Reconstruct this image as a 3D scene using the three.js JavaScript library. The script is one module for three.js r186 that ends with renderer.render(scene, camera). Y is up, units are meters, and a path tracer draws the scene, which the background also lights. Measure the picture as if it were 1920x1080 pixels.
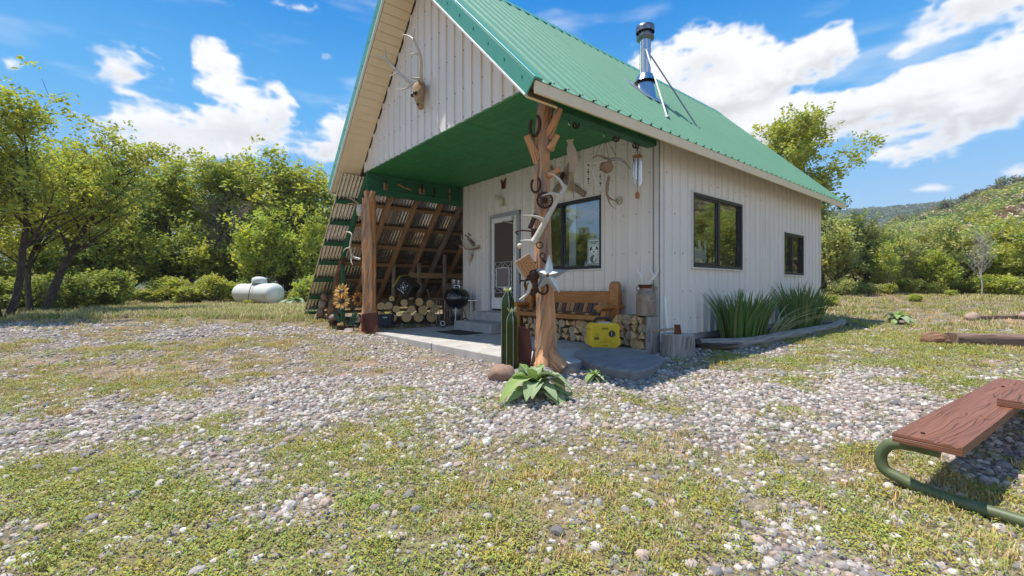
import * as THREE from 'three';
import { mergeGeometries, mergeVertices } from 'three/addons/utils/BufferGeometryUtils.js';

// ---------- camera, sky, sun, exposure ----------
const scene = new THREE.Scene();
const VIEW = 50.48 * Math.PI / 180;                       // heading: half way between the cabin's front and its side
const FWD = new THREE.Vector3(-Math.sin(VIEW), 0, -Math.cos(VIEW)), RGT = new THREE.Vector3(Math.cos(VIEW), 0, -Math.sin(VIEW));
const EYE = new THREE.Vector3(3.72, 0.88, 5.888);
const camera = new THREE.PerspectiveCamera(65.46, 16 / 9, 0.05, 3000);
camera.position.copy(EYE); camera.lookAt(EYE.clone().add(FWD));
const renderer = new THREE.WebGLRenderer();
renderer.toneMapping = THREE.LinearToneMapping;
renderer.toneMappingExposure = 1.85;
renderer.shadowMap.enabled = true;

const SUN_DIR = new THREE.Vector3(-0.25, 1, 0.215).normalize();
const sun = new THREE.DirectionalLight(new THREE.Color().setRGB(1, 0.945, 0.86), 3.65);
sun.position.copy(SUN_DIR).multiplyScalar(60); sun.castShadow = true;
sun.shadow.camera.left = sun.shadow.camera.bottom = -30; sun.shadow.camera.right = sun.shadow.camera.top = 30;
sun.shadow.camera.far = 150; sun.shadow.mapSize.set(4096, 4096);
scene.add(sun, sun.target);

// ---------- numbers ----------
function rng(seed) { let s = seed >>> 0; return () => { s = (s + 0x6d2b79f5) | 0; let t = Math.imul(s ^ (s >>> 15), 1 | s); t = (t + Math.imul(t ^ (t >>> 7), 61 | t)) ^ t; return ((t ^ (t >>> 14)) >>> 0) / 4294967296; }; }
const clamp = (x, a = 0, b = 1) => x < a ? a : x > b ? b : x, mix = (a, b, t) => a + (b - a) * t;
const sstep = (a, b, x) => { const t = clamp((x - a) / (b - a)); return t * t * (3 - 2 * t); };
function hash(x, y, s) { let h = Math.imul(x, 374761393) + Math.imul(y, 668265263) + Math.imul(s, 2147483647 ^ 0x5bd1e995); h = Math.imul(h ^ (h >>> 13), 1274126177); return ((h ^ (h >>> 16)) >>> 0) / 4294967296; }
function vnoise(x, y, s = 0, px = 0, py = px) {
  let i = Math.floor(x), j = Math.floor(y); const fx = x - i, fy = y - j, u = fx * fx * (3 - 2 * fx), v = fy * fy * (3 - 2 * fy);
  let i1 = i + 1, j1 = j + 1;
  if (px) { i = ((i % px) + px) % px; i1 = ((i1 % px) + px) % px; j = ((j % py) + py) % py; j1 = ((j1 % py) + py) % py; }
  return mix(mix(hash(i, j, s), hash(i1, j, s), u), mix(hash(i, j1, s), hash(i1, j1, s), u), v);
}
function fbm(x, y, s = 0, oct = 4, px = 0, py = px) { let a = 0.5, t = 0, n = 0; for (let o = 0; o < oct; o++) { t += a * vnoise(x, y, s + o * 17, px, py); n += a; a *= 0.5; x *= 2; y *= 2; px *= 2; py *= 2; } return t / n; }
const V = (x, y, z) => new THREE.Vector3(x, y, z);

// ---------- the sky: blue air and cumulus, all round ----------
{
  const W = 3072, H = 1536, data = new Float32Array(W * H * 4), r = rng(29);
  // azimuth, elevation, half width, half height (degrees), weight
  const puffs = [[-181.3, 20.3, 3.7, 2.3, 1.0], [-173.9, 23.2, 2.6, 2.0, 1.0], [-188.7, 18.3, 1.1, 0.8, 0.7], [-178.6, 16.0, 5.9, 2.1, 1.0], [-172.2, 18.3, 5.7, 3.8, 1.1], [-167.6, 20.4, 1.9, 3.6, 0.8], [-161.3, 18.8, 2.7, 2.9, 1.0], [-163.7, 16.2, 3.5, 1.9, 0.8], [-163.0, 25.4, 1.6, 1.4, 0.6], [-165.9, 29.5, 6.1, 1.1, 0.45], [-177.3, 13.7, 7.4, 1.9, 0.9],
    [-123.0, 23.9, 5.0, 3.9, 1.1], [-116.7, 25.9, 4.6, 3.4, 1.1], [-110.7, 23.3, 6.2, 3.6, 1.1], [-104.7, 23.5, 3.6, 2.5, 1.0], [-116.1, 21.1, 9.1, 2.8, 1.3], [-95.1, 24.4, 4.8, 2.4, 1.1], [-99.1, 21.9, 3.1, 1.5, 0.6], [-92.6, 18.2, 3.7, 3.9, 1.2], [-97.2, 18.1, 4.3, 3.0, 1.1], [-101.5, 17.3, 4.5, 2.4, 1.0], [-95.5, 14.9, 5.8, 2.9, 1.1], [-105.6, 17.7, 4.1, 2.2, 1.2], [-99.9, 12.5, 3.5, 1.3, 0.7], [-92.1, 9.9, 2.1, 1.4, 0.8], [-97.6, 9.1, 2.6, 0.7, 0.6], [-110.2, 17.2, 6.1, 2.9, 1.3],
    [-101.3, 24.6, 1.7, 2.6, -1.6], [-104.9, 20.2, 4.1, 0.9, -0.7], [-97.6, 20.8, 2.6, 0.8, -0.7], [-108.7, 26.0, 2.5, 1.7, -0.6], [-177.8, 19.0, 4.7, 0.8, -0.8], [-176.9, 22.2, 0.7, 2.5, -1.0], [-165.9, 22.8, 2.2, 2.5, -1.0], [-102.3, 20.6, 2.1, 1.3, -0.8]];
  for (let k = 0; k < 60; k++) {                          // similar clouds in the unseen sky, multiplied and widened to whiten the fill light
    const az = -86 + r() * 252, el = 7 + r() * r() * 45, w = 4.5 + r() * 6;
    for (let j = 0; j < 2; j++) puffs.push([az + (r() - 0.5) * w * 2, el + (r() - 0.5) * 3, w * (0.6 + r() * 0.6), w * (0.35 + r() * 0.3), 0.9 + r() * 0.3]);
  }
  const grid = new Float32Array(W * H), under = new Float32Array(W * H);
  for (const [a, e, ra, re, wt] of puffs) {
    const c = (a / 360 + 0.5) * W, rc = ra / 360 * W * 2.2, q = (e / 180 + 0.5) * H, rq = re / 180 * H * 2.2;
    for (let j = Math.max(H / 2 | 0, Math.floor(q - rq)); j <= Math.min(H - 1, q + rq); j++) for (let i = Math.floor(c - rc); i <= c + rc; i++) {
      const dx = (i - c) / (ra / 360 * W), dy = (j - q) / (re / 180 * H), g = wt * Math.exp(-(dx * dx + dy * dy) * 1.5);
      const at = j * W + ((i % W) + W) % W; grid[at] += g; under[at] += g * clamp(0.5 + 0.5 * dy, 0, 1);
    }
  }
  const dark = [0.004, 0.145, 0.425], mid = [0.062, 0.255, 0.51], low = [0.25, 0.38, 0.52];
  for (let j = 0; j < H; j++) {
    const el = ((j + 0.5) / H - 0.5) * 180;
    for (let i = 0; i < W; i++) {
      const o = (j * W + i) * 4; let c;
      if (el < 0) c = [0.2, 0.19, 0.16];
      else {
        const t1 = sstep(2, 20, el), t2 = sstep(17, 34, el);
        c = [0, 1, 2].map((k) => mix(mix(low[k], mid[k], t1), dark[k], t2));
        const x = i / W * 256, y = el * 1.42, q = Math.abs, n1 = fbm(x * 0.375, y * 0.375, 3, 4, 96, 4096), wx = (n1 - 0.5) * 2.4;
        const b1 = 1 - q(2 * vnoise(x * 0.75 + wx, y * 0.75, 5, 192, 4096) - 1), b2 = 1 - q(2 * vnoise(x * 1.5 + wx, y * 1.5, 6, 384, 4096) - 1), b3 = 1 - q(2 * vnoise(x * 3, y * 3, 7, 768, 4096) - 1), n2 = fbm(x * 3, y * 3, 9, 4, 768, 4096);
        const g = 1.25 * (1 - Math.exp(-Math.max(0, grid[j * W + i]) * 0.95)), bil = b1 * 0.42 + b2 * 0.27 + b3 * 0.13 + n2 * 0.18;
        const d = g - 0.42 + (bil - 0.5) * 0.6 * sstep(0.02, 0.3, g) + (n1 - 0.5) * 0.8 * sstep(0.02, 0.3, g);
        const thin = sstep(0.52, 0.8, fbm(x * 0.125, y * 0.3, 31, 5, 32, 4096)) * 0.3 * sstep(0, 8, el);
        let alpha = sstep(-0.02, 0.36, d); alpha = 1 - (1 - alpha) * (1 - thin);
        const up = g > 0.01 ? under[j * W + i] / Math.max(grid[j * W + i], 1e-3) : 0.7, core = sstep(0.12, 0.6, d);
        const lum = 0.59 * clamp(1 - 0.34 * core * (1 - sstep(0.3, 0.62, up + (n1 - 0.5) * 0.4 + (bil - 0.5) * 0.2)) - 0.06 * (1 - bil), 0.5, 1.0);
        const cc = [lum * 0.985, lum * 0.99, lum * 1.01];
        const haze = sstep(9, 2, el) * 0.5;
        c = c.map((b, k) => mix(b, mix(cc[k], low[k], haze), alpha));
      }
      data[o] = c[0]; data[o + 1] = c[1]; data[o + 2] = c[2]; data[o + 3] = 1;
    }
  }
  const t = new THREE.DataTexture(data, W, H, THREE.RGBAFormat, THREE.FloatType);
  t.mapping = THREE.EquirectangularReflectionMapping; t.magFilter = THREE.LinearFilter; t.needsUpdate = true;
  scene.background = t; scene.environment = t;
}

// ---------- geometry helpers ----------
function geo(pos, uv, idx) {
  const g = new THREE.BufferGeometry();
  g.setAttribute('position', new THREE.Float32BufferAttribute(pos, 3)); g.setAttribute('uv', new THREE.Float32BufferAttribute(uv || new Array(pos.length / 3 * 2).fill(0), 2));
  if (idx) g.setIndex(idx); g.computeVertexNormals(); return g;
}
const flat = (g) => { const n = g.index ? g.toNonIndexed() : g; n.computeVertexNormals(); return n; };
function uvm(g0, grain) {                                  // uv in metres; with grain, u runs along that axis
  const g = g0.index ? g0.toNonIndexed() : g0, p = g.attributes.position, n = g.attributes.normal, uv = new Float32Array(p.count * 2);
  for (let i = 0; i < p.count; i += 3) {
    let nx = 0, ny = 0, nz = 0; for (let k = 0; k < 3; k++) { nx += Math.abs(n.getX(i + k)); ny += Math.abs(n.getY(i + k)); nz += Math.abs(n.getZ(i + k)); }
    const d = nx >= ny && nx >= nz ? 0 : ny >= nz ? 1 : 2;
    for (let k = 0; k < 3; k++) {
      const c = [p.getX(i + k), p.getY(i + k), p.getZ(i + k)]; let a = d === 0 ? 2 : 0, b = d === 1 ? 2 : 1;
      if (grain !== undefined && grain !== d && a !== grain) [a, b] = [b, a];
      uv[(i + k) * 2] = c[a] + c[d] * 0.13; uv[(i + k) * 2 + 1] = c[b] + c[d] * 0.21;
    }
  }
  g.setAttribute('uv', new THREE.BufferAttribute(uv, 2)); return g;
}
function box(w, h, d, x = 0, y = 0, z = 0, c = Math.min(w, h, d) * 0.12, grain) {   // a box with chamfered edges
  const X = w / 2, Y = h / 2, Z = d / 2, v = []; c = Math.min(c, 0.02);
  const P = [];
  for (const sx of [-1, 1]) for (const sy of [-1, 1]) for (const sz of [-1, 1]) P.push([[sx * X, sy * (Y - c), sz * (Z - c)], [sx * (X - c), sy * Y, sz * (Z - c)], [sx * (X - c), sy * (Y - c), sz * Z]]);
  const id = (sx, sy, sz) => (sx > 0 ? 4 : 0) + (sy > 0 ? 2 : 0) + (sz > 0 ? 1 : 0);
  const tri = (a, b, q, out) => { const ab = b.map((t, i) => t - a[i]), ac = q.map((t, i) => t - a[i]); const nx = ab[1] * ac[2] - ab[2] * ac[1], ny = ab[2] * ac[0] - ab[0] * ac[2], nz = ab[0] * ac[1] - ab[1] * ac[0]; if (nx * out[0] + ny * out[1] + nz * out[2] < 0) v.push(...a, ...q, ...b); else v.push(...a, ...b, ...q); };
  const quad = (a, b, q, r, out) => { tri(a, b, q, out); tri(a, q, r, out); };
  for (let ax = 0; ax < 3; ax++) for (const s of [-1, 1]) {
    const cs = [[-1, -1], [1, -1], [1, 1], [-1, 1]].map(([p, q]) => { const t = [0, 0, 0]; t[ax] = s; t[(ax + 1) % 3] = p; t[(ax + 2) % 3] = q; return P[id(...t)][ax]; });
    const out = [0, 0, 0]; out[ax] = s; quad(...cs, out);
    const a2 = (ax + 1) % 3, a3 = (ax + 2) % 3;
    for (const s2 of [-1, 1]) { const e = (q) => { const t = [0, 0, 0]; t[ax] = s; t[a2] = s2; t[a3] = q; return id(...t); }; const o = [0, 0, 0]; o[ax] = s; o[a2] = s2; quad(P[e(-1)][ax], P[e(1)][ax], P[e(1)][a2], P[e(-1)][a2], o); }
  }
  for (const sx of [-1, 1]) for (const sy of [-1, 1]) for (const sz of [-1, 1]) { const p = P[id(sx, sy, sz)]; tri(p[0], p[1], p[2], [sx, sy, sz]); }
  const g = geo(v); g.translate(x, y, z); return uvm(g, grain ?? (w >= h && w >= d ? 0 : h >= d ? 1 : 2));
}
function turn(g, rx = 0, ry = 0, rz = 0) { if (rx) g.rotateX(rx); if (ry) g.rotateY(ry); if (rz) g.rotateZ(rz); return g; }
function bar(a, b, w, h, c) {                              // a chamfered bar from a to b
  const A = V(...a), B = V(...b), L = A.distanceTo(B), g = box(w, h, L, 0, 0, 0, c), m = new THREE.Matrix4();
  m.lookAt(B, A, Math.abs(B.y - A.y) > 0.98 * L ? V(1, 0, 0) : V(0, 1, 0)); g.applyMatrix4(m); g.translate(...A.add(B).multiplyScalar(0.5).toArray()); return g;
}
function tube(pts, rad, seg = 8, opt = {}) {               // swept tube with a radius at every point
  const P = pts.map((p) => V(...p)), n = P.length, pos = [], uv = [], idx = []; let L = 0, nrm = null;
  const R = (i) => typeof rad === 'number' ? rad : rad[Math.min(i, rad.length - 1)];
  for (let i = 0; i < n; i++) {
    const t = (i === 0 ? P[1].clone().sub(P[0]) : i === n - 1 ? P[n - 1].clone().sub(P[n - 2]) : P[i + 1].clone().sub(P[i - 1])).normalize();
    if (!nrm) nrm = Math.abs(t.y) < 0.9 ? V(0, 1, 0) : V(1, 0, 0);
    nrm = nrm.clone().sub(t.clone().multiplyScalar(nrm.dot(t))).normalize(); const b = t.clone().cross(nrm);
    if (i) L += P[i].distanceTo(P[i - 1]);
    for (let k = 0; k <= seg; k++) {
      const a = k / seg * Math.PI * 2, rr = R(i) * (opt.lump ? opt.lump(i, k % seg, a, L) : 1);
      pos.push(P[i].x + (nrm.x * Math.cos(a) + b.x * Math.sin(a)) * rr, P[i].y + (nrm.y * Math.cos(a) + b.y * Math.sin(a)) * rr, P[i].z + (nrm.z * Math.cos(a) + b.z * Math.sin(a)) * rr); uv.push(L, k / seg * Math.max(R(i), 0.02) * 6.28);
      if (i && k) { const q = i * (seg + 1) + k; idx.push(q - seg - 2, q - 1, q, q - seg - 2, q, q - seg - 1); }
    }
  }
  if (!opt.open) for (const [i, s] of [[0, 1], [n - 1, -1]]) {
    const c = pos.length / 3; pos.push(...P[i].toArray()); uv.push(0, 0);
    for (let k = 0; k <= seg; k++) { const q = (i * (seg + 1) + k) * 3; pos.push(pos[q], pos[q + 1], pos[q + 2]); const a = k / seg * 6.283; uv.push(Math.cos(a) * R(i), Math.sin(a) * R(i)); }
    for (let k = 0; k < seg; k++) s > 0 ? idx.push(c, c + k + 2, c + k + 1) : idx.push(c, c + k + 1, c + k + 2);
  }
  const g = geo(pos, uv, idx);
  if (!opt.open || true) {                                 // one smooth seam
    const nn = g.attributes.normal; for (let i = 0; i < n; i++) { const a = i * (seg + 1), b = a + seg; const v = V(nn.getX(a) + nn.getX(b), nn.getY(a) + nn.getY(b), nn.getZ(a) + nn.getZ(b)).normalize(); nn.setXYZ(a, v.x, v.y, v.z); nn.setXYZ(b, v.x, v.y, v.z); }
  }
  return g;
}
const spline = (pts, n) => new THREE.CatmullRomCurve3(pts.map((p) => V(...p))).getPoints(n).map((p) => p.toArray());
function lathe(prof, seg = 24, x = 0, y = 0, z = 0) { const g = new THREE.LatheGeometry(prof.map(([r, h]) => new THREE.Vector2(Math.max(r, 1e-4), h)), seg); g.translate(x, y, z); return g; }
function disc(r, h, x, y, z, seg = 20) { const c = Math.min(0.006, h * 0.3, r * 0.3); return flat(lathe([[0, -h / 2], [r - c, -h / 2], [r, -h / 2 + c], [r, h / 2 - c], [r - c, h / 2], [0, h / 2]], seg, x, y, z)); }
function clean(g) { const n = g.index ? g.toNonIndexed() : g; for (const k of Object.keys(n.attributes)) if (!['position', 'normal', 'uv'].includes(k)) n.deleteAttribute(k); return n; }
const merge = (list) => list.length === 1 ? list[0] : mergeGeometries(list.map(clean));
function extrude(pts, depth, bevel = 0.004, holes = []) {
  const s = new THREE.Shape(pts.map(([x, y]) => new THREE.Vector2(x, y))); for (const h of holes) s.holes.push(new THREE.Path(h.map(([x, y]) => new THREE.Vector2(x, y))));
  const g = new THREE.ExtrudeGeometry(s, { depth, bevelEnabled: bevel > 0, bevelSize: bevel, bevelThickness: bevel, bevelSegments: 1, curveSegments: 4 }); return g;
}

// ---------- naming ----------
const taken = {};
function numbered(name) { const n = taken[name] = (taken[name] ?? -1) + 1; return n ? name + '_' + String(n).padStart(3, '0') : name; }
function tag(o, label, category, group, kind) { o.userData.label = label; if (category) o.userData.category = category; if (group) o.userData.group = group; if (kind) o.userData.kind = kind; return o; }
function mesh(name, g, m, parent) { const o = new THREE.Mesh(Array.isArray(g) ? merge(g) : g, m); o.name = parent ? name : numbered(name); o.castShadow = o.receiveShadow = true; (parent || scene).add(o); return o; }
function thing(name, label, category, pos = [0, 0, 0], ry = 0, group) { const o = new THREE.Group(); o.name = numbered(name); o.position.set(...pos); o.rotation.y = ry; scene.add(o); return tag(o, label, category, group); }
function one(name, g, m, label, category, group) { return tag(mesh(name, g, m), label, category, group); }
function sub(name, parent) { const o = new THREE.Group(); o.name = name; parent.add(o); return o; }
function copy(src, pos, ry, label, scale) { const o = src.clone(); o.name = numbered(src.name.replace(/_\d{3}$/, '')); o.userData = { ...src.userData, label: label || src.userData.label }; o.position.set(...pos); o.rotation.y = ry; if (scale) Array.isArray(scale) ? o.scale.set(...scale) : o.scale.setScalar(scale); scene.add(o); return o; }
const struct = (name, g, m) => { const o = mesh(name, g, m); o.userData.kind = 'structure'; return o; };

// ---------- textures and materials ----------
function tex(w, h, fn, srgb = true) {
  const d = new Uint8Array(w * h * 4), e = (c) => { c = clamp(c); return srgb ? 255 * (c <= 0.0031308 ? c * 12.92 : 1.055 * c ** (1 / 2.4) - 0.055) : 255 * c; };
  for (let j = 0; j < h; j++) for (let i = 0; i < w; i++) { const c = fn(i / w, j / h), o = (j * w + i) * 4; if (typeof c === 'number') d[o] = d[o + 1] = d[o + 2] = e(c); else { d[o] = e(c[0]); d[o + 1] = e(c[1]); d[o + 2] = e(c[2]); } d[o + 3] = 255; }
  const t = new THREE.DataTexture(d, w, h); t.wrapS = t.wrapT = THREE.RepeatWrapping; t.magFilter = t.minFilter = THREE.LinearFilter; if (srgb) t.colorSpace = THREE.SRGBColorSpace; t.needsUpdate = true; return t;
}
function rep(t, x, y = x) { const c = t.clone(); c.repeat.set(x, y); c.needsUpdate = true; return c; }
const T = {
  mottle: tex(512, 512, (u, v) => 0.72 + 0.3 * fbm(u * 6, v * 6, 1, 5, 6) + 0.12 * (vnoise(u * 128, v * 128, 5, 128) - 0.5)),
  wood: tex(512, 512, (u, v) => { const w = fbm(u * 3, v * 3, 8, 3, 3) * 2.2, g = fbm(u * 3 + 1, v * 48 + w * 6, 2, 4, 3, 48), s = Math.pow(vnoise(u * 6, v * 150, 4, 6, 150), 3); return [0.5 + 0.62 * g - 0.25 * s, 0.47 + 0.62 * g - 0.28 * s, 0.43 + 0.6 * g - 0.28 * s]; }),
  old: tex(512, 512, (u, v) => { const g = fbm(u * 2, v * 30, 12, 5, 2, 30), c = sstep(0.72, 0.8, vnoise(u * 4, v * 40, 6, 4, 40)); return [0.3 + 0.95 * g - 0.3 * c, 0.28 + 0.95 * g - 0.3 * c, 0.26 + 0.95 * g - 0.3 * c]; }),
  bark: tex(512, 512, (u, v) => { const g = Math.abs(fbm(u * 5, v * 20, 22, 5, 5, 20) - 0.5) * 2; return 0.32 + 0.9 * g; }),
  ring: tex(256, 256, (u, v) => { const x = u - 0.5, y = v - 0.5, r = Math.hypot(x, y), w = fbm(u * 4, v * 4, 5, 3) * 0.05, g = 0.5 + 0.5 * Math.sin((r + w) * 150), a = Math.atan2(y, x), k = sstep(0.985, 1, Math.cos(a - 1 + 2 * w)) * sstep(0.02, 0.08, r); return [0.82 + 0.16 * g - 0.35 * k, 0.76 + 0.18 * g - 0.35 * k, 0.66 + 0.2 * g - 0.35 * k]; }),
  conc: tex(512, 512, (u, v) => 0.66 + 0.36 * fbm(u * 5, v * 5, 41, 6, 5) - 0.22 * sstep(0.62, 0.75, fbm(u * 9, v * 9, 77, 4, 9))),
  galv: tex(512, 512, (u, v) => { const c = vnoise(u * 40, v * 40, 6, 40), d = vnoise(u * 23 + 3, v * 23, 9, 23); return 0.62 + 0.22 * Math.round(c * 5) / 5 + 0.16 * d; }),
  rust: tex(512, 512, (u, v) => { const a = fbm(u * 7, v * 7, 51, 5, 7), b = vnoise(u * 90, v * 90, 5, 90); return [0.62 + 0.6 * (a - 0.3) + 0.1 * b, 0.55 + 0.7 * (a - 0.35), 0.5 + 0.7 * (a - 0.4)]; }),
  paint: tex(512, 512, (u, v) => { const a = fbm(u * 3, v * 24, 61, 4, 3, 24), b = fbm(u * 14, v * 14, 63, 4, 14); return 0.62 + 0.3 * a + 0.34 * (b - 0.3); }),
  stain: tex(512, 512, (u, v) => { const d = fbm(u * 8, v * 2, 71, 5, 8, 2), e = fbm(u * 3, v * 3, 73, 4, 3); return [0.94 + 0.06 * e - 0.035 * sstep(0.55, 0.8, d), 0.94 + 0.06 * e - 0.045 * sstep(0.55, 0.8, d), 0.93 + 0.06 * e - 0.06 * sstep(0.55, 0.8, d)]; }),
  knot: tex(512, 512, (u, v) => { const w = fbm(u * 4, v * 4, 15, 3, 4) * 3, g = fbm(u * 3, v * 26 + w, 16, 5, 3, 26), p = fbm(u * 4, v * 5, 17, 4, 4, 5), c = sstep(0.7, 0.8, vnoise(u * 2, v * 30 + w, 18, 2, 30)), k = sstep(0.76, 0.86, vnoise(u * 7, v * 9, 19, 7, 9)), t = sstep(0.4, 0.62, p), s = (0.45 + 0.75 * g) * (1 - 0.42 * c) * (1 - 0.3 * k); return [mix(0.95, 0.66, t) * s, mix(0.78, 0.66, t) * s, mix(0.58, 0.66, t) * s]; }),
  crack: tex(1024, 512, (u, v) => { const w = fbm(u * 3, v * 4, 25, 3, 3, 4) * 5 + Math.sin(u * 6.2832 * 2) * 0.4, c = vnoise(u * 4, v * 22 + w, 26, 4, 22), d = sstep(0.055, 0.0, Math.abs(c - 0.5)) * sstep(0.45, 0.62, fbm(u * 3, v * 5 + 2, 27, 3, 3, 5)), g = fbm(u * 3, v * 70 + w * 3, 28, 4, 3, 70), p = fbm(u * 3, v * 3, 29, 4, 3); const s = (0.55 + 0.5 * g) * (1 - 0.6 * d); return [s * (0.85 + 0.3 * p), s * (0.72 + 0.36 * p), s * (0.66 + 0.36 * p)]; }),
  vein: tex(256, 128, (u, v) => { const y = Math.abs(v - 0.5) * 2, m = sstep(0.09, 0.03, y), s = Math.pow(0.5 + 0.5 * Math.cos((u * 3 - y * 0.9) * 6.2832), 8) * 0.5 * sstep(0.02, 0.12, y), q = fbm(u * 12, v * 12, 35, 3, 12); return 0.72 + 0.22 * q + 0.2 * m + 0.16 * s; }),
  soil: tex(1024, 1024, (u, v) => { const a = fbm(u * 10, v * 10, 81, 6, 10), b = vnoise(u * 170, v * 170, 83, 170), c = vnoise(u * 90, v * 90, 85, 90); return [0.42 + 0.75 * (a - 0.2) + 0.4 * (b - 0.5) + 0.25 * (c - 0.5), 0.41 + 0.75 * (a - 0.2) + 0.4 * (b - 0.5) + 0.25 * (c - 0.5), 0.4 + 0.72 * (a - 0.2) + 0.4 * (b - 0.5) + 0.25 * (c - 0.5)]; }),
};
function mat(c, o = {}) {
  const m = new (o.phys ? THREE.MeshPhysicalMaterial : THREE.MeshStandardMaterial)({ roughness: o.rough ?? 0.7, metalness: o.metal ?? 0 });
  m.color.setRGB(...c); if (o.map) m.map = o.map; if (o.bump) { m.bumpMap = o.map || o.bumpMap; m.bumpScale = o.bump; } if (o.roughMap) m.roughnessMap = o.roughMap; if (o.v) m.vertexColors = true;
  if (o.phys) Object.assign(m, o.phys); if (o.side) m.side = THREE.DoubleSide; return m;
}
const leafy = (c, t = 0.4) => mat(c, { rough: 0.9, side: 1, phys: { transmission: t, thickness: 0 } });
const M = {
  wall: mat([0.82, 0.775, 0.73], { map: rep(T.stain, 0.5), rough: 0.42 }), trim: mat([0.76, 0.73, 0.69], { map: T.stain, rough: 0.45 }),
  beige: mat([0.86, 0.71, 0.48], { map: T.stain, rough: 0.5 }), roof: mat([0.17, 0.37, 0.24], { map: rep(T.stain, 0.6), rough: 0.42 }), flash: mat([0.075, 0.33, 0.24], { map: T.stain, rough: 0.4 }),
  white: mat([0.8, 0.8, 0.78], { map: T.stain, rough: 0.45 }), green: mat([0.045, 0.27, 0.085], { map: rep(T.paint, 0.8), rough: 0.6, bump: 0.003 }), greenWood: mat([0.035, 0.19, 0.09], { map: T.wood, rough: 0.6, bump: 0.002 }),
  black: mat([0.022, 0.021, 0.02], { rough: 0.45 }), blackGloss: mat([0.012, 0.012, 0.014], { rough: 0.12 }), dark: mat([0.05, 0.045, 0.04], { rough: 0.8 }), inside: mat([0.13, 0.1, 0.075], { rough: 0.9 }),
  glass: mat([0.94, 0.97, 0.97], { rough: 0.02, phys: { transmission: 1, thickness: 0, ior: 2.3 } }), mesh: mat([0.1, 0.07, 0.06], { rough: 0.85 }),
  chrome: mat([0.62, 0.64, 0.68], { rough: 0.18, metal: 1 }), pipe: mat([0.5, 0.52, 0.56], { rough: 0.22, metal: 1 }), galv: mat([0.62, 0.63, 0.64], { map: rep(T.galv, 2), rough: 0.34, metal: 0.75 }), steel: mat([0.36, 0.36, 0.37], { rough: 0.4, metal: 0.8, map: T.mottle }),
  corr: mat([0.84, 0.82, 0.78], { map: rep(T.galv, 1), rough: 0.2, metal: 0.95 }),
  lumber: mat([0.5, 0.31, 0.17], { map: T.wood, rough: 0.8, bump: 0.002 }), lumberGrey: mat([0.42, 0.34, 0.26], { map: T.old, rough: 0.85, bump: 0.003 }), grey: mat([0.4, 0.385, 0.36], { map: T.old, rough: 0.9, bump: 0.004 }),
  cedar: mat([0.86, 0.5, 0.28], { map: rep(T.knot, 0.7, 2), rough: 0.6, bump: 0.014 }), cedarDark: mat([0.34, 0.17, 0.085], { map: T.bark, rough: 0.8, bump: 0.01 }), cedarGrey: mat([0.72, 0.44, 0.28], { map: rep(T.knot, 0.8, 1.6), rough: 0.75, bump: 0.018 }),
  varnish: mat([0.52, 0.22, 0.06], { map: T.wood, rough: 0.35, bump: 0.002 }), varnishDark: mat([0.1, 0.05, 0.028], { map: T.wood, rough: 0.45 }),
  bark: mat([0.16, 0.125, 0.095], { map: T.bark, rough: 0.95, bump: 0.012 }), cut: mat([0.82, 0.6, 0.33], { map: T.ring, rough: 0.85 }), split: mat([0.72, 0.5, 0.27], { map: T.wood, rough: 0.9, bump: 0.004 }), splitGrey: mat([0.5, 0.4, 0.28], { map: T.wood, rough: 0.9, bump: 0.004 }),
  conc: mat([0.52, 0.49, 0.45], { map: rep(T.conc, 0.9), rough: 0.9, bump: 0.002 }), concGrey: mat([0.42, 0.42, 0.42], { map: rep(T.conc, 1.2), rough: 0.9, bump: 0.002 }),
  rust: mat([0.2, 0.075, 0.04], { map: rep(T.rust, 3), rough: 0.85, metal: 0.2 }), rustDark: mat([0.085, 0.05, 0.038], { map: rep(T.rust, 4), rough: 0.8, metal: 0.35 }), rustPlate: mat([0.13, 0.045, 0.035], { map: rep(T.rust, 2), rough: 0.7, metal: 0.3 }),
  bone: mat([0.68, 0.62, 0.5], { map: rep(T.mottle, 5), rough: 0.6 }), antler: mat([0.62, 0.57, 0.48], { map: rep(T.mottle, 6), rough: 0.5, bump: 0.001 }), antlerBrown: mat([0.32, 0.2, 0.12], { map: rep(T.mottle, 6), rough: 0.55 }), skull: mat([0.5, 0.39, 0.24], { map: rep(T.rust, 5), rough: 0.8 }),
  stone: mat([0.27, 0.255, 0.25], { map: rep(T.conc, 1.4), rough: 0.9, bump: 0.006 }), stoneRed: mat([0.33, 0.21, 0.15], { map: rep(T.conc, 2), rough: 0.92, bump: 0.008 }), stonePink: mat([0.42, 0.3, 0.23], { map: rep(T.conc, 2), rough: 0.9, bump: 0.006 }),
};
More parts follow.
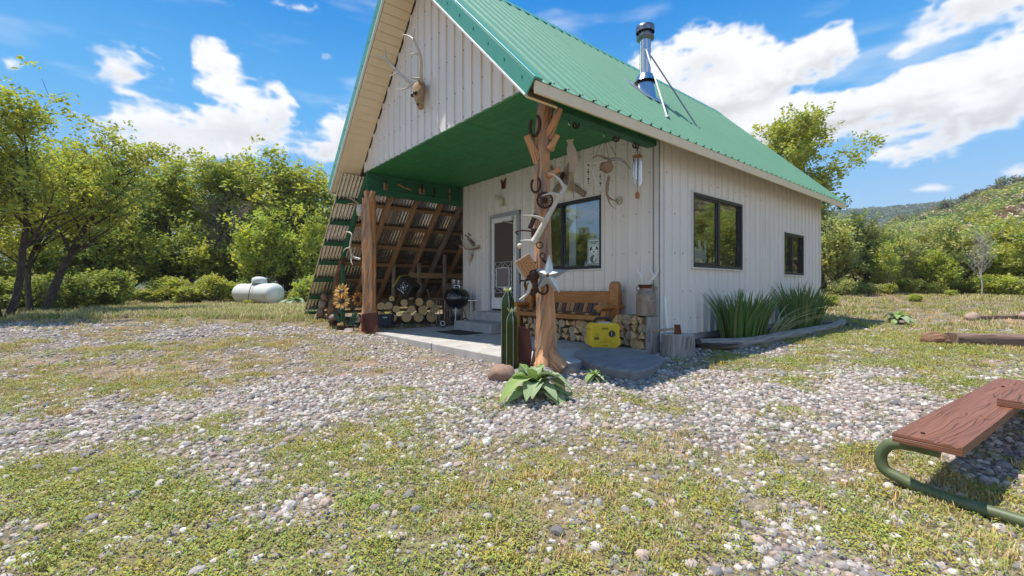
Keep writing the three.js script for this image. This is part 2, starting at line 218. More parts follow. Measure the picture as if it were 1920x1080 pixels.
// ---------- the ground ----------
const LEVELS = [[-1, 2.4, -0.115], [0.2, 2.4, -0.11], [-5, 2.5, -0.03], [-8.4, 2.7, 0.15], [-7, 0.8, 0.01], [-12, 3, 0.26], [-14.4, 2.7, 0.22], [-16, 7, 0.25], [-18, 4, 0.42], [-17, -2, 0.45], [2.5, 4.6, -0.26], [3.7, 5.9, -0.27], [0, 6, -0.22], [-4, 6, -0.12], [-10, 9, 0.1], [-6, 14, 0], [0.6, 0.3, -0.04], [0.9, 1.3, -0.07], [0.8, -3, 0], [0.9, -8, 0.04], [2.5, -3, 0], [2.6, -10.2, 0.12], [-1.5, -14.3, 0.7], [0, -18.5, 0.64], [2.5, -21, 0.6], [5, -4, -0.1], [8, 2, -0.3], [10, -12, 0.3], [-4, -9, 0.2], [-10, -5, 0.3], [6, 8, -0.35], [0, 14, -0.3], [14, -25, 1.2], [-25, 4, 0.6], [-20, 15, 0.3], [15, 8, -0.6], [-2.6, 1, -0.12], [-4.6, 0.6, -0.08], [-2.6, -4, -0.05], [3.2, 2.6, -0.27], [4.3, 1.5, -0.28], [4.6, 3.5, -0.3], [-14.7, 2.0, 0.22]];
const tps = (x, z, a, b) => { const r2 = (x - a) ** 2 + (z - b) ** 2; return r2 < 1e-9 ? 0 : r2 * Math.log(r2) * 0.5; };
const LW = (() => {
  const n = LEVELS.length, N = n + 3, A = [];
  for (let i = 0; i < N; i++) A.push(new Float64Array(N + 1));
  for (let i = 0; i < n; i++) { for (let j = 0; j < n; j++) A[i][j] = tps(LEVELS[i][0], LEVELS[i][1], LEVELS[j][0], LEVELS[j][1]) + (i === j ? 0.06 : 0); A[i][n] = A[n][i] = 1; A[i][n + 1] = A[n + 1][i] = LEVELS[i][0]; A[i][n + 2] = A[n + 2][i] = LEVELS[i][1]; A[i][N] = LEVELS[i][2]; }
  for (let i = 0; i < N; i++) { let p = i; for (let k = i + 1; k < N; k++) if (Math.abs(A[k][i]) > Math.abs(A[p][i])) p = k; [A[i], A[p]] = [A[p], A[i]]; for (let k = 0; k < N; k++) if (k !== i) { const f = A[k][i] / A[i][i]; if (f) for (let j = i; j <= N; j++) A[k][j] -= f * A[i][j]; } }
  return A.map((r, i) => r[N] / r[i]);
})();
const curve = (tab) => (x) => { if (x <= tab[0][0]) return tab[0][1]; for (let i = 1; i < tab.length; i++) if (x < tab[i][0]) { const [a, b] = tab[i - 1], [c, d] = tab[i]; const t = (x - a) / (c - a); return mix(b, d, t * t * (3 - 2 * t)); } return tab[tab.length - 1][1]; };
const crestNear = curve([[14, 0], [26, 3], [37, 5.0], [41, 5.8], [43.6, 6.6], [48.8, 8.4], [62, 11.5], [120, 13], [170, 2]]), crestFar = curve([[-60, 0.5], [16, 2], [28, 6.6], [37, 7.5], [44, 7.4], [60, 9], [150, 1]]);
function level(x, z) {
  const dx = x - EYE.x, dz = z - EYE.z, r = Math.hypot(dx, dz), l = dx * RGT.x + dz * RGT.z, d = dx * FWD.x + dz * FWD.z, phi = Math.atan2(l, d) * 180 / Math.PI;
  let y = 0; const far = sstep(22, 34, r);
  if (far < 1) { const n = LEVELS.length; y = LW[n] + LW[n + 1] * x + LW[n + 2] * z; for (let j = 0; j < n; j++) y += LW[j] * tps(x, z, LEVELS[j][0], LEVELS[j][1]); y = clamp(y, -0.9, 1.6); }
  if (far > 0) {
    const a = Math.tan(crestNear(phi) * Math.PI / 180), b = Math.tan(crestFar(phi) * Math.PI / 180), w = (fbm(x * 0.03, z * 0.03, 91, 4) - 0.5) * 5 * sstep(40, 120, r);
    const h = Math.max(a * 150 * sstep(20, 165, r) - Math.max(0, r - 190) * 0.08, b * 620 * sstep(260, 640, r), 0.4) + w; y = mix(y, h + 0.3, far);
  }
  return y;
}
// share of green cover over gravel, by distance and bearing from the yard's east corner
const GD = [1.5, 2.3, 2.9, 3.6, 4.6, 6, 8, 11, 16], GT = [-1.15, -0.75, -0.4, -0.05, 0.3, 0.65, 1.05];
const GV = [[0.52, 0.56, 0.62, 0.7, 0.72, 0.7, 0.64], [0.58, 0.62, 0.76, 0.84, 0.8, 0.76, 0.66], [0.52, 0.56, 0.66, 0.74, 0.68, 0.68, 0.6], [0.5, 0.5, 0.4, 0.3, 0.34, 0.44, 0.42], [0.6, 0.52, 0.2, 0.1, 0.2, 0.5, 0.56], [0.5, 0.45, 0.24, 0.06, 0.14, 0.66, 0.75], [0.28, 0.42, 0.36, 0.12, 0.32, 0.82, 0.88], [0.55, 0.68, 0.72, 0.5, 0.5, 0.82, 0.86], [0.95, 0.95, 0.95, 0.9, 0.9, 0.92, 0.9]];
const cell = (a, x) => { if (x <= a[0]) return [0, 0]; for (let i = 1; i < a.length; i++) if (x < a[i]) return [i - 1, (x - a[i - 1]) / (a[i] - a[i - 1])]; return [a.length - 2, 1]; };
function cover(x, z) {
  const dx = x - EYE.x, dz = z - EYE.z, d = dx * FWD.x + dz * FWD.z, l = dx * RGT.x + dz * RGT.z;
  let base = 0.55; if (d > 0.5) { const [i, u] = cell(GD, d), [j, v] = cell(GT, l / d); base = mix(mix(GV[i][j], GV[i][j + 1], v), mix(GV[i + 1][j], GV[i + 1][j + 1], v), u); }
  const n = fbm(x * 0.8 + 3, z * 0.8, 101, 5) * 0.55 + fbm(x * 3.1, z * 3.1 + 9, 103, 3) * 0.45;
  const green = sstep(-0.14, 0.14, n - 0.5 - (0.53 - base) * 0.62);
  const dry = clamp(sstep(0.45, 0.68, fbm(x * 0.5 + 31, z * 0.5, 107, 4)) * 0.6 + sstep(4, 10, d) * 0.3 + 0.32 * sstep(-0.2, -0.5, l / Math.max(d, 1)) * sstep(3, 4.5, d) - 0.08);
  const bare = sstep(0.56, 0.64, fbm(x * 0.55 + 5, z * 0.55, 113, 4)) * sstep(0.42, 0.6, fbm(x * 4, z * 4, 115, 3));
  return { green: green * (1 - 0.8 * bare), dry, d, l, bare };
}
const onPorch = (x, z) => x > -5.3 && x < 0.12 && z > -0.1 && z < 2.36, inHouse = (x, z) => x > -5.3 && x < 0.02 && z > -7.2 && z < 0.05, bed = (x, z) => x > 0 && x < 0.72 && z < -0.55 && z > -7.2;
{
  const pos = [], col = [], uv = [], idx = [], NA = 520, radii = [0.02]; let r = 0.5; while (r < 1000) { radii.push(r); r *= r < 40 ? 1.028 : 1.045; }
  radii.forEach((rr, i) => {
    for (let k = 0; k <= NA; k++) {
      const a = k / NA * Math.PI * 2, x = EYE.x + rr * Math.cos(a), z = EYE.z + rr * Math.sin(a); let y = level(x, z), c;
      if (rr < 60) y += (fbm(x * 3, z * 3, 111, 3) - 0.5) * 0.035 * sstep(0, 2, rr);
      const cv = cover(x, z), bare = cv.bare;
      const g = [0.27, 0.215, 0.17], t = [0.36, 0.265, 0.15], s = [0.26, 0.215, 0.105], p = [0.4, 0.27, 0.185];
      c = [0, 1, 2].map((q) => mix(mix(g[q], p[q], bare * 0.9), mix(s[q], t[q], cv.dry * 0.8), cv.green * 0.75));
      const f = sstep(25, 60, rr);
      if (f > 0) { const n1 = fbm(x * 0.05, z * 0.05, 121, 4), n2 = fbm(x * 0.2, z * 0.2, 123, 3), b = [0.16, 0.14, 0.09], q2 = [0.075, 0.105, 0.03]; c = c.map((q, i2) => mix(q, mix(b[i2], q2[i2], sstep(0.35, 0.6, n1 * 0.6 + n2 * 0.4)), f)); }
      pos.push(x, y, z); col.push(...c); uv.push(x * 0.45, z * 0.45);
      if (i && k) { const q = i * (NA + 1) + k; idx.push(q - NA - 2, q, q - 1, q - NA - 2, q - NA - 1, q); }
    }
  });
  const g = geo(pos, uv, idx); g.setAttribute('color', new THREE.Float32BufferAttribute(col, 3));
  const nn = g.attributes.normal; let flip = 0; for (let i = 600; i < 700; i++) flip += nn.getY(i) < 0 ? 1 : -1; if (flip > 0) { for (let i = 0; i < idx.length; i += 3) { const t = idx[i]; idx[i] = idx[i + 1]; idx[i + 1] = t; } g.setIndex(idx); g.computeVertexNormals(); }
  struct('ground', g, mat([1, 1, 1], { v: 1, map: T.soil, rough: 0.95, bump: 0.012 }));
}

// ---------- ribbed metal sheets ----------
const PITCH = 0.2286;
const ribbed = [[0, 0], [0.062, 0], [0.068, 0.004], [0.076, 0.004], [0.082, 0], [0.092, 0], [0.099, 0.026], [0.129, 0.026], [0.136, 0], [0.147, 0], [0.153, 0.004], [0.161, 0.004], [0.167, 0]];
const wavy = (p, h) => [0, 1, 2, 3, 4, 5, 6, 7].map((k) => [k / 8 * p, h * (0.5 - 0.5 * Math.cos(k / 8 * 6.2832))]);
function sheet(u0, u1, lo, hi, put, o = {}) {              // columns between the profile's corners, holes left out
  const pitch = o.pitch || PITCH, prof = o.prof || ribbed, us = new Set([u0, u1]), pos = [], uv = [];
  for (let k = Math.floor(u0 / pitch); k <= Math.ceil(u1 / pitch); k++) for (const [q] of prof) { const u = k * pitch + q; if (u > u0 && u < u1) us.add(u); }
  for (const h of o.holes || []) for (const u of [h[0], h[1]]) if (u > u0 && u < u1) us.add(u);
  for (const u of o.kinks || []) if (u > u0 && u < u1) us.add(u);
  const at = (u) => { const m = ((u % pitch) + pitch) % pitch; for (let i = prof.length - 1; i >= 0; i--) if (m >= prof[i][0]) { const a = prof[i], b = prof[i + 1] || [pitch, prof[0][1]]; return mix(a[1], b[1], (m - a[0]) / (b[0] - a[0])); } return 0; };
  const list = [...us].sort((a, b) => a - b);
  for (let i = 0; i + 1 < list.length; i++) {
    const a = list[i], b = list[i + 1]; if (b - a < 1e-6) continue; const m = (a + b) / 2, na = at(a + 1e-7) + (o.lift || 0), nb = at(b - 1e-7) + (o.lift || 0);
    let parts = [[lo(a), hi(a), lo(b), hi(b)]];
    for (const h of o.holes || []) if (m > h[0] && m < h[1]) parts = parts.flatMap(([p, q, p2, q2]) => [[p, h[2], p2, h[2]], [h[3], q, h[3], q2]]);
    for (const [p, q, p2, q2] of parts) { if (q - p < 1e-4 && q2 - p2 < 1e-4) continue; const A = put(a, p, na), B = put(b, p2, nb), C = put(b, q2, nb), D = put(a, q, na); pos.push(...A, ...B, ...C, ...A, ...C, ...D); uv.push(a, p, b, p2, b, q2, a, p, b, q2, a, q); }
  }
  return geo(pos, uv);
}
const screwHead = new THREE.CylinderGeometry(0.006, 0.009, 0.008, 6);
function screws(list, put, axis) { return merge(list.map(([u, v]) => { const g = screwHead.clone(); if (axis === 'z') g.rotateX(Math.PI / 2); else if (axis === 'x') g.rotateZ(-Math.PI / 2); g.translate(...put(u, v, 0.006)); return g; })); }
M.screw = mat([0.16, 0.13, 0.11], { rough: 0.5, metal: 0.4 });

// ---------- the cabin ----------
const WX = -5.25, CEIL = 3.28, SIDE_END = -7.1, RX = -2.88, RY = 6.28, SL = 1.01, EAVE = 0.38, LEFT_EAVE = -6.1, RF = 2.83, RB = -7.75;
const cabin = thing('cabin', 'small cabin with ribbed pale metal walls and steep green metal roof', 'cabin');
const roofY = (x) => RY - SL * Math.abs(x - RX);
const winF = [-2.42, -1.06, 1.205, 2.425], winS = [-2.711, -0.923, 1.215, 2.425], winT = [-5.893, -4.707, 1.17, 2.08], doorH = [-4.13, -3.13, 0.39, 2.455];
{
  const wall = sub('front_wall', cabin), put = (u, v, n) => [u, v, n];
  mesh('wall_core', [box(WX * -1 - 4.13, 3.3, 0.1, (WX - 4.13) / 2, 1.65, -0.075, 0.002), box(0.71, 3.3, 0.1, -2.775, 1.65, -0.075, 0.002), box(1.02, 3.3, 0.1, -0.55, 1.65, -0.075, 0.002), box(1.36, 1.2, 0.1, -1.74, 0.6, -0.075, 0.002), box(1.36, 0.87, 0.1, -1.74, 2.865, -0.075, 0.002), box(1.0, 0.84, 0.1, -3.63, 2.88, -0.075, 0.002), box(1.0, 0.38, 0.1, -3.63, 0.19, -0.075, 0.002)], M.inside, wall);
  let lift = 0; for (let u = WX; u < -0.01; u += PITCH * 4) { const e = Math.min(0, u + PITCH * 4); mesh('wall_panel', sheet(u, e, () => 0.03, () => CEIL - 0.011, put, { holes: [winF, doorH], lift: (lift = 0.0016 - lift) }), M.wall, wall); }
  const sc = []; for (const v of [0.35, 0.83, 1.42, 2.02, 2.62, 3.16]) for (let u = WX + 0.05; u < -0.03; u += PITCH) { if (!(u > winF[0] - 0.05 && u < winF[1] + 0.05 && v > 1.1 && v < 2.5) && !(u > doorH[0] - 0.05 && u < doorH[1] + 0.05 && v < 2.5)) sc.push([u, v]); }
  mesh('screw_heads', screws(sc, put, 'z'), M.screw, wall).userData.kind = 'stuff';
  mesh('corner_trim', [box(0.075, 3.06, 0.012, -0.03, 1.61, 0.028, 0.003), box(0.012, 3.06, 0.075, 0.03, 1.61, -0.012, 0.003)], M.trim, wall);
}
{
  const wall = sub('side_wall', cabin), put = (u, v, n) => [n, v, u], H = 3.19;
  mesh('wall_core', [box(0.1, H, 0.92, -0.075, H / 2, -0.46, 0.002), box(0.1, H, 1.996, -0.075, H / 2, -3.709, 0.002), box(0.1, H, 1.207, -0.075, H / 2, -6.497, 0.002), box(0.1, 1.21, 1.79, -0.075, 0.605, -1.817, 0.002), box(0.1, H - 2.43, 1.79, -0.075, (H + 2.43) / 2, -1.817, 0.002), box(0.1, 1.165, 1.186, -0.075, 0.5825, -5.3, 0.002), box(0.1, H - 2.085, 1.186, -0.075, (H + 2.085) / 2, -5.3, 0.002)], M.inside, wall);
  let lift = 0; for (let u = 0; u > SIDE_END; u -= PITCH * 4) { const e = Math.max(SIDE_END, u - PITCH * 4); mesh('wall_panel', sheet(e, u, () => 0.15, () => H, (a, b, n) => put(a, b, n), { holes: [winS, winT], lift: (lift = 0.0016 - lift) }), M.wall, wall); }
  const sc = []; for (const v of [0.4, 0.83, 1.42, 2.02, 2.62]) for (let u = -0.13; u > SIDE_END; u -= PITCH) { for (const du of [0, 0.06]) { const w = u - du; if (du && vnoise(w * 9, v * 7, 3) < 0.5) continue; if (!(w > winS[0] - 0.05 && w < winS[1] + 0.05 && v > 1.1 && v < 2.5) && !(w > winT[0] - 0.05 && w < winT[1] + 0.05 && v > 1.1 && v < 2.15)) sc.push([w, v]); } }
  mesh('screw_heads', screws(sc, put, 'x'), M.screw, wall).userData.kind = 'stuff';
  mesh('foundation', box(0.1, 0.5, 7.1, -0.06, -0.1, -3.55, 0.004), M.concGrey, wall);
  mesh('corner_trim', box(0.05, 2.9, 0.07, 0.0, 1.6, SIDE_END + 0.03, 0.003), M.trim, wall);
}
{
  const g = sub('other_walls', cabin);
  mesh('left_wall', box(0.12, 3.3, 7.1, WX + 0.06, 1.6, -3.55 - 0.13, 0.003), M.wall, g); mesh('rear_wall', box(5.1, 3.3, 0.12, -2.62, 1.6, SIDE_END + 0.06, 0.003), M.wall, g);
  mesh('floor', box(5.0, 0.2, 6.8, -2.62, 0.25, -3.55, 0.003), M.inside, g); mesh('inner_ceiling', box(5.0, 0.08, 6.9, -2.62, 3.2, -3.56, 0.003), M.inside, g);
  const put = (u, v, n) => [u, v, SIDE_END - n]; mesh('rear_gable', sheet(-5.3, -0.1, () => 3.0, (u) => Math.min(roofY(u) - 0.3, 9), put, { kinks: [RX] }), M.wall, g);
}
const GZ = 2.32;
{
  const wall = sub('gable', cabin), put = (u, v, n) => [u, v, GZ + n], top = (u) => roofY(u) - 0.3;
  let lift = 0; for (let u = -5.42; u < -0.02; u += PITCH * 4) { const e = Math.min(-0.02, u + PITCH * 4); mesh('wall_panel', sheet(u, e, () => CEIL - 0.012, (q) => Math.max(CEIL, top(q)), put, { kinks: [RX], lift: (lift = 0.0016 - lift) }), M.wall, wall); }
  const sc = []; for (const v of [3.34, 3.75, 4.3, 4.85, 5.4]) for (let u = -5.35; u < -0.05; u += PITCH) if (v < top(u) - 0.05) sc.push([u, v]);
  mesh('screw_heads', screws(sc, put, 'z'), M.screw, wall).userData.kind = 'stuff';
  mesh('wall_core', extrude([[-5.41, CEIL + 0.03], [-0.25, CEIL + 0.03], [RX, RY - 0.3], [-5.41, roofY(-5.41) - 0.3]], 0.06, 0).translate(0, 0, GZ - 0.07), M.inside, wall);
}
{ // porch ceiling in painted boards and its beams
  const c = sub('porch_ceiling', cabin);
  for (const [x, w] of [[-4.74, 1.21], [-3.52, 1.21], [-2.3, 1.21], [-1.08, 1.21], [-0.32, 0.3]]) mesh('ceiling_board', uvm(box(w, 0.02, GZ + 0.004, x, CEIL + 0.0, GZ / 2 + 0.004, 0.002), 0), M.green, c);
  const b = sub('porch_beam', cabin);
  mesh('beam_plank', box(0.06, 0.31, 2.33, -5.3, 3.118, 1.175, 0.006), M.greenWood, b); mesh('beam_plank', box(0.09, 0.135, 2.33, -5.29, 2.888, 1.175, 0.008), M.greenWood, b);
  const b2 = sub('porch_beam', cabin);
  mesh('beam_plank', box(0.13, 0.19, 2.29, -0.095, 3.18, 1.175, 0.008), M.greenWood, b2); mesh('beam_plank', box(0.16, 0.11, 2.29, -0.1, 3.03, 1.175, 0.01), M.greenWood, b2);
  const b3 = sub('porch_beam', cabin); mesh('beam_plank', box(0.28, 0.04, 2.3, 0.13, 3.07, 1.17, 0.005), M.green, b3);
}
{ // roof: two slopes of ribbed green sheets, ridge cap, fascias, verge flashings, soffit boards
  const ang = Math.atan(SL), c = Math.cos(ang), s = Math.sin(ang), LEN = (EAVE - RX) / c, LENL = (RX - LEFT_EAVE) / c;
  const slope = (side, len, name) => {
    const r = sub(name, cabin), put = (u, v, n) => [RX + side * ((len - v) * c + n * s), RY - (len - v) * s + n * c, u]; let lift = 0;
    for (let u = RF; u > RB + 0.01; u -= PITCH * 4) mesh('roof_panel', sheet(Math.max(RB, u - PITCH * 4), u, () => 0, () => len, put, { lift: (lift = 0.0018 - lift) }), M.roof, r);
    const deck = extrude([[0, -0.004], [side * (len * c - 0.045), -len * s + 0.041], [side * (len * c - 0.045), -len * s - 0.09], [0, -0.16]], RF - RB - 0.06, 0); deck.translate(RX, RY, RB + 0.03); mesh('deck', uvm(flat(deck)), M.lumberGrey, r);
    const sc = []; for (let k = 0; k < 9; k++) for (let u = RF - 0.05; u > RB; u -= PITCH) for (const du of k === 0 || k === 8 ? [0, 0.07] : [0]) sc.push([u - du, 0.12 + k * (len - 0.3) / 8]);
    const head = new THREE.CylinderGeometry(0.01, 0.014, 0.01, 5); head.rotateZ(-side * ang);
    mesh('screw_heads', merge(sc.map(([u, v]) => { const g = head.clone(); g.translate(...put(u, v, 0.006)); return g; })), M.screw, r).userData.kind = 'stuff';
    return r;
  };
  slope(1, LEN, 'roof_slope'); slope(-1, LENL, 'roof_slope');
  const cap = new THREE.BufferGeometry().copy(extrude([[-0.16, -0.135], [0, 0.035], [0.16, -0.135], [0.15, -0.145], [0, 0.02], [-0.15, -0.145]], RF - RB, 0)); cap.translate(RX, RY + 0.01, RB); mesh('ridge_cap', flat(cap), M.flash, cabin);
  const seals = []; for (let u = RF - 0.14; u > RB; u -= PITCH) for (const q of [-1, 1]) seals.push(box(0.012, 0.02, 0.16, RX + q * 0.148, RY - 0.14, u, 0.002)); mesh('ridge_closure', seals, M.black, cabin).userData.kind = 'stuff';
  const fas = sub('eave_fascia', cabin);
  let z0 = RF - 0.01; for (const len of [3.66, 3.66, 3.2]) { const z1 = Math.max(RB + 0.02, z0 - len); mesh('fascia_board', box(0.03, 0.128, z0 - z1 - 0.003, EAVE - 0.02, 2.925, (z0 + z1) / 2, 0.003), M.beige, fas); z0 = z1; }
  mesh('fascia_board', box(0.03, 0.145, RF - RB - 0.04, LEFT_EAVE + 0.035, 2.95, (RF + RB) / 2, 0.003), M.beige, fas);
  for (const [side, len] of [[1, LEN], [-1, LENL]]) {
    const v = sub('verge', cabin), P = (t, n) => [RX + side * (t * c + n * s), RY - t * s + n * c];
    const strip = (name, t0, t1, n0, n1, zA, zB, m) => { const q = [P(t0, n0), P(t1, n0), P(t1, n1), P(t0, n1)]; const g = extrude(side > 0 ? q : q.reverse(), zB - zA, 0.002); g.translate(0, 0, zA); return mesh(name, uvm(flat(g), 0), m, v); };
    strip('verge_flashing', 0.0, len - 0.002, -0.165, 0.006, RF + 0.004, RF + 0.018, M.flash); strip('verge_edge', 0.1, len - 0.01, -0.186, -0.168, RF - 0.01, RF + 0.026, M.white);
    strip('flashing_lip', 0.0, len - 0.002, 0.008, 0.026, RF - 0.09, RF + 0.018, M.flash);
    const nails = []; for (let t = 0.25; t < len; t += 0.42) { const [x, y] = P(t, -0.07); nails.push(box(0.008, 0.034, 0.008, x, y, RF + 0.022, 0.001)); } mesh('nail_heads', nails, M.black, v).userData.kind = 'stuff';
    if (side < 0) { const so = sub('gable_soffit', cabin); for (let t = 0.2; t < len - 0.04; t += 0.148) { const q = [P(t, -0.182), P(Math.min(len - 0.03, t + 0.139), -0.182), P(Math.min(len - 0.03, t + 0.139), -0.212), P(t, -0.198)]; const g = extrude(q.reverse(), RF - GZ - 0.05, 0.001); g.translate(0, 0, GZ + 0.03); mesh('soffit_board', uvm(flat(g), 2), M.beige, so); }
      mesh('soffit_backing', (() => { const q = [P(0.1, -0.165), P(len - 0.02, -0.165), P(len - 0.02, -0.178), P(0.1, -0.178)].reverse(); const g = extrude(q, RF - GZ - 0.03, 0); g.translate(0, 0, GZ + 0.01); return flat(g); })(), M.dark, so); }
    else strip('soffit_board', 0.2, len - 0.03, -0.205, -0.188, GZ + 0.03, RF - 0.03, M.beige);
    strip('verge_flashing', 0.0, len - 0.002, -0.165, 0.006, RB - 0.02, RB - 0.004, M.flash);
  }
}
// ---------- windows and the screen door ----------
function windowAt(label, L, put, frac, both) {             // L = [u0, u1, v0, v1]; put(u, v, n) builds in the wall's plane
  const w = sub('window', cabin); w.userData.label = label; const [a, b, lo, hi] = L;
  const bx = (u0, u1, v0, v1, n0, n1) => { const p = put(u0, v0, n0), q = put(u1, v1, n1); return box(Math.abs(q[0] - p[0]), Math.abs(q[1] - p[1]), Math.abs(q[2] - p[2]), (p[0] + q[0]) / 2, (p[1] + q[1]) / 2, (p[2] + q[2]) / 2, 0.003); };
  const t = 0.022; mesh('trim', [bx(a - t, b + t, hi, hi + t, -0.01, 0.034), bx(a - t, b + t, lo - t, lo, -0.01, 0.04), bx(a - t, a, lo, hi, -0.01, 0.034), bx(b, b + t, lo, hi, -0.01, 0.034)], M.trim, w);
  const f = 0.05; mesh('frame', [bx(a, b, hi - f, hi, -0.06, 0.026), bx(a, b, lo, lo + f, -0.06, 0.026), bx(a, a + f, lo + f, hi - f, -0.06, 0.026), bx(b - f, b, lo + f, hi - f, -0.06, 0.026)], M.black, w);
  const m = mix(a, b, frac); mesh('mullion', bx(m - 0.03, m + 0.03, lo + f, hi - f, -0.05, 0.018), M.black, w);
  mesh('sash', [bx(a + f, m - 0.03, lo + f, lo + f + 0.03, -0.03, 0.008), bx(a + f, m - 0.03, hi - f - 0.03, hi - f, -0.03, 0.008), bx(a + f, a + f + 0.03, lo + f + 0.03, hi - f - 0.03, -0.03, 0.008)], M.black, w);
  mesh('pane', bx(a + f, m - 0.03, lo + f, hi - f, -0.02, -0.016), M.glass, w); mesh('pane', bx(m + 0.03, b - f, lo + f, hi - f, -0.03, -0.026), M.glass, w);
  return { w, bx };
}
{
  const F = windowAt('sliding window beside the screen door', winF, (u, v, n) => [u, v, n], 0.32);
  mesh('curtain', (() => { const p = [], uv = []; for (let k = 0; k < 10; k++) { const x = -1.94 + k * 0.016, q = x + 0.016, n = (k % 2 ? 0.02 : 0), n2 = (k % 2 ? 0 : 0.02), A = [x, 1.28, -0.14 - n], B = [q, 1.28, -0.14 - n2], C = [q, 2.4, -0.14 - n2], D = [x, 2.4, -0.14 - n]; p.push(...A, ...B, ...C, ...A, ...C, ...D); } return geo(p); })(), mat([0.6, 0.66, 0.72], { rough: 0.9 }), F.w);
  const cv = document.createElement('canvas'); cv.width = 128; cv.height = 224; const x = cv.getContext('2d');
  x.fillStyle = '#c9d6d0'; x.fillRect(0, 0, 128, 224); x.strokeStyle = '#3c4a4a'; x.lineWidth = 4; x.strokeRect(6, 6, 116, 212); x.fillStyle = '#44514f'; for (let k = 0; k < 9; k++) x.fillRect(18 + k * 10.5, 22 + (k % 2) * 3, 7, 12); x.fillRect(34, 42, 60, 4);
  x.fillStyle = '#e9efec'; x.beginPath(); x.ellipse(66, 100, 34, 30, 0.2, 0, 7); x.fill(); x.fillStyle = '#2b3434'; x.beginPath(); x.ellipse(36, 86, 10, 18, 0.5, 0, 7); x.fill(); x.beginPath(); x.ellipse(98, 86, 10, 16, -0.6, 0, 7); x.fill(); x.beginPath(); x.ellipse(66, 114, 10, 7, 0, 0, 7); x.fill(); x.beginPath(); x.arc(54, 94, 4, 0, 7); x.arc(80, 94, 4, 0, 7); x.fill();
  x.fillStyle = '#5d6b6b'; x.beginPath(); x.ellipse(60, 176, 32, 34, 0.1, 0, 7); x.fill(); x.fillStyle = '#dfe6e3'; x.beginPath(); x.ellipse(74, 172, 12, 30, 0.3, 0, 7); x.fill();
  const t = new THREE.CanvasTexture(cv); t.colorSpace = THREE.SRGBColorSpace; const m = new THREE.MeshStandardMaterial({ map: t, roughness: 0.7 });
  const g = new THREE.BoxGeometry(0.27, 0.44, 0.004); g.translate(-1.27, 1.5, 0.002 - 0.03); const o = mesh('window_poster', g, m); tag(o, 'pale poster with a drawn animal taped in the corner of the front window', 'poster');
  const S = windowAt('large sliding window above the tall leaf clump', winS, (u, v, n) => [n, v, -u - 3.634], 0.5); S.w.position.z = 0;
  windowAt('small narrow window near the far corner', winT, (u, v, n) => [n, v, -u - 10.6], 0.44);
  // things behind the side window: a curtain and a lamp-like pot on the sill
  one('window_curtain', (() => { const p = []; for (let k = 0; k < 24; k++) { const z = -0.98 - k * 0.034, q = z - 0.034, n = (k % 2) * 0.03, n2 = ((k + 1) % 2) * 0.03, A = [-0.2 - n, 1.22, z], B = [-0.2 - n2, 1.22, q], C = [-0.2 - n2, 1.62 - 0.1 * Math.sin(k), q], D = [-0.2 - n, 1.62 - 0.1 * Math.sin(k), z]; p.push(...A, ...C, ...B, ...A, ...D, ...C); } return geo(p); })(), mat([0.55, 0.55, 0.52], { rough: 0.95, side: 1 }), 'short pale cafe curtain behind the large side window', 'curtain');
}
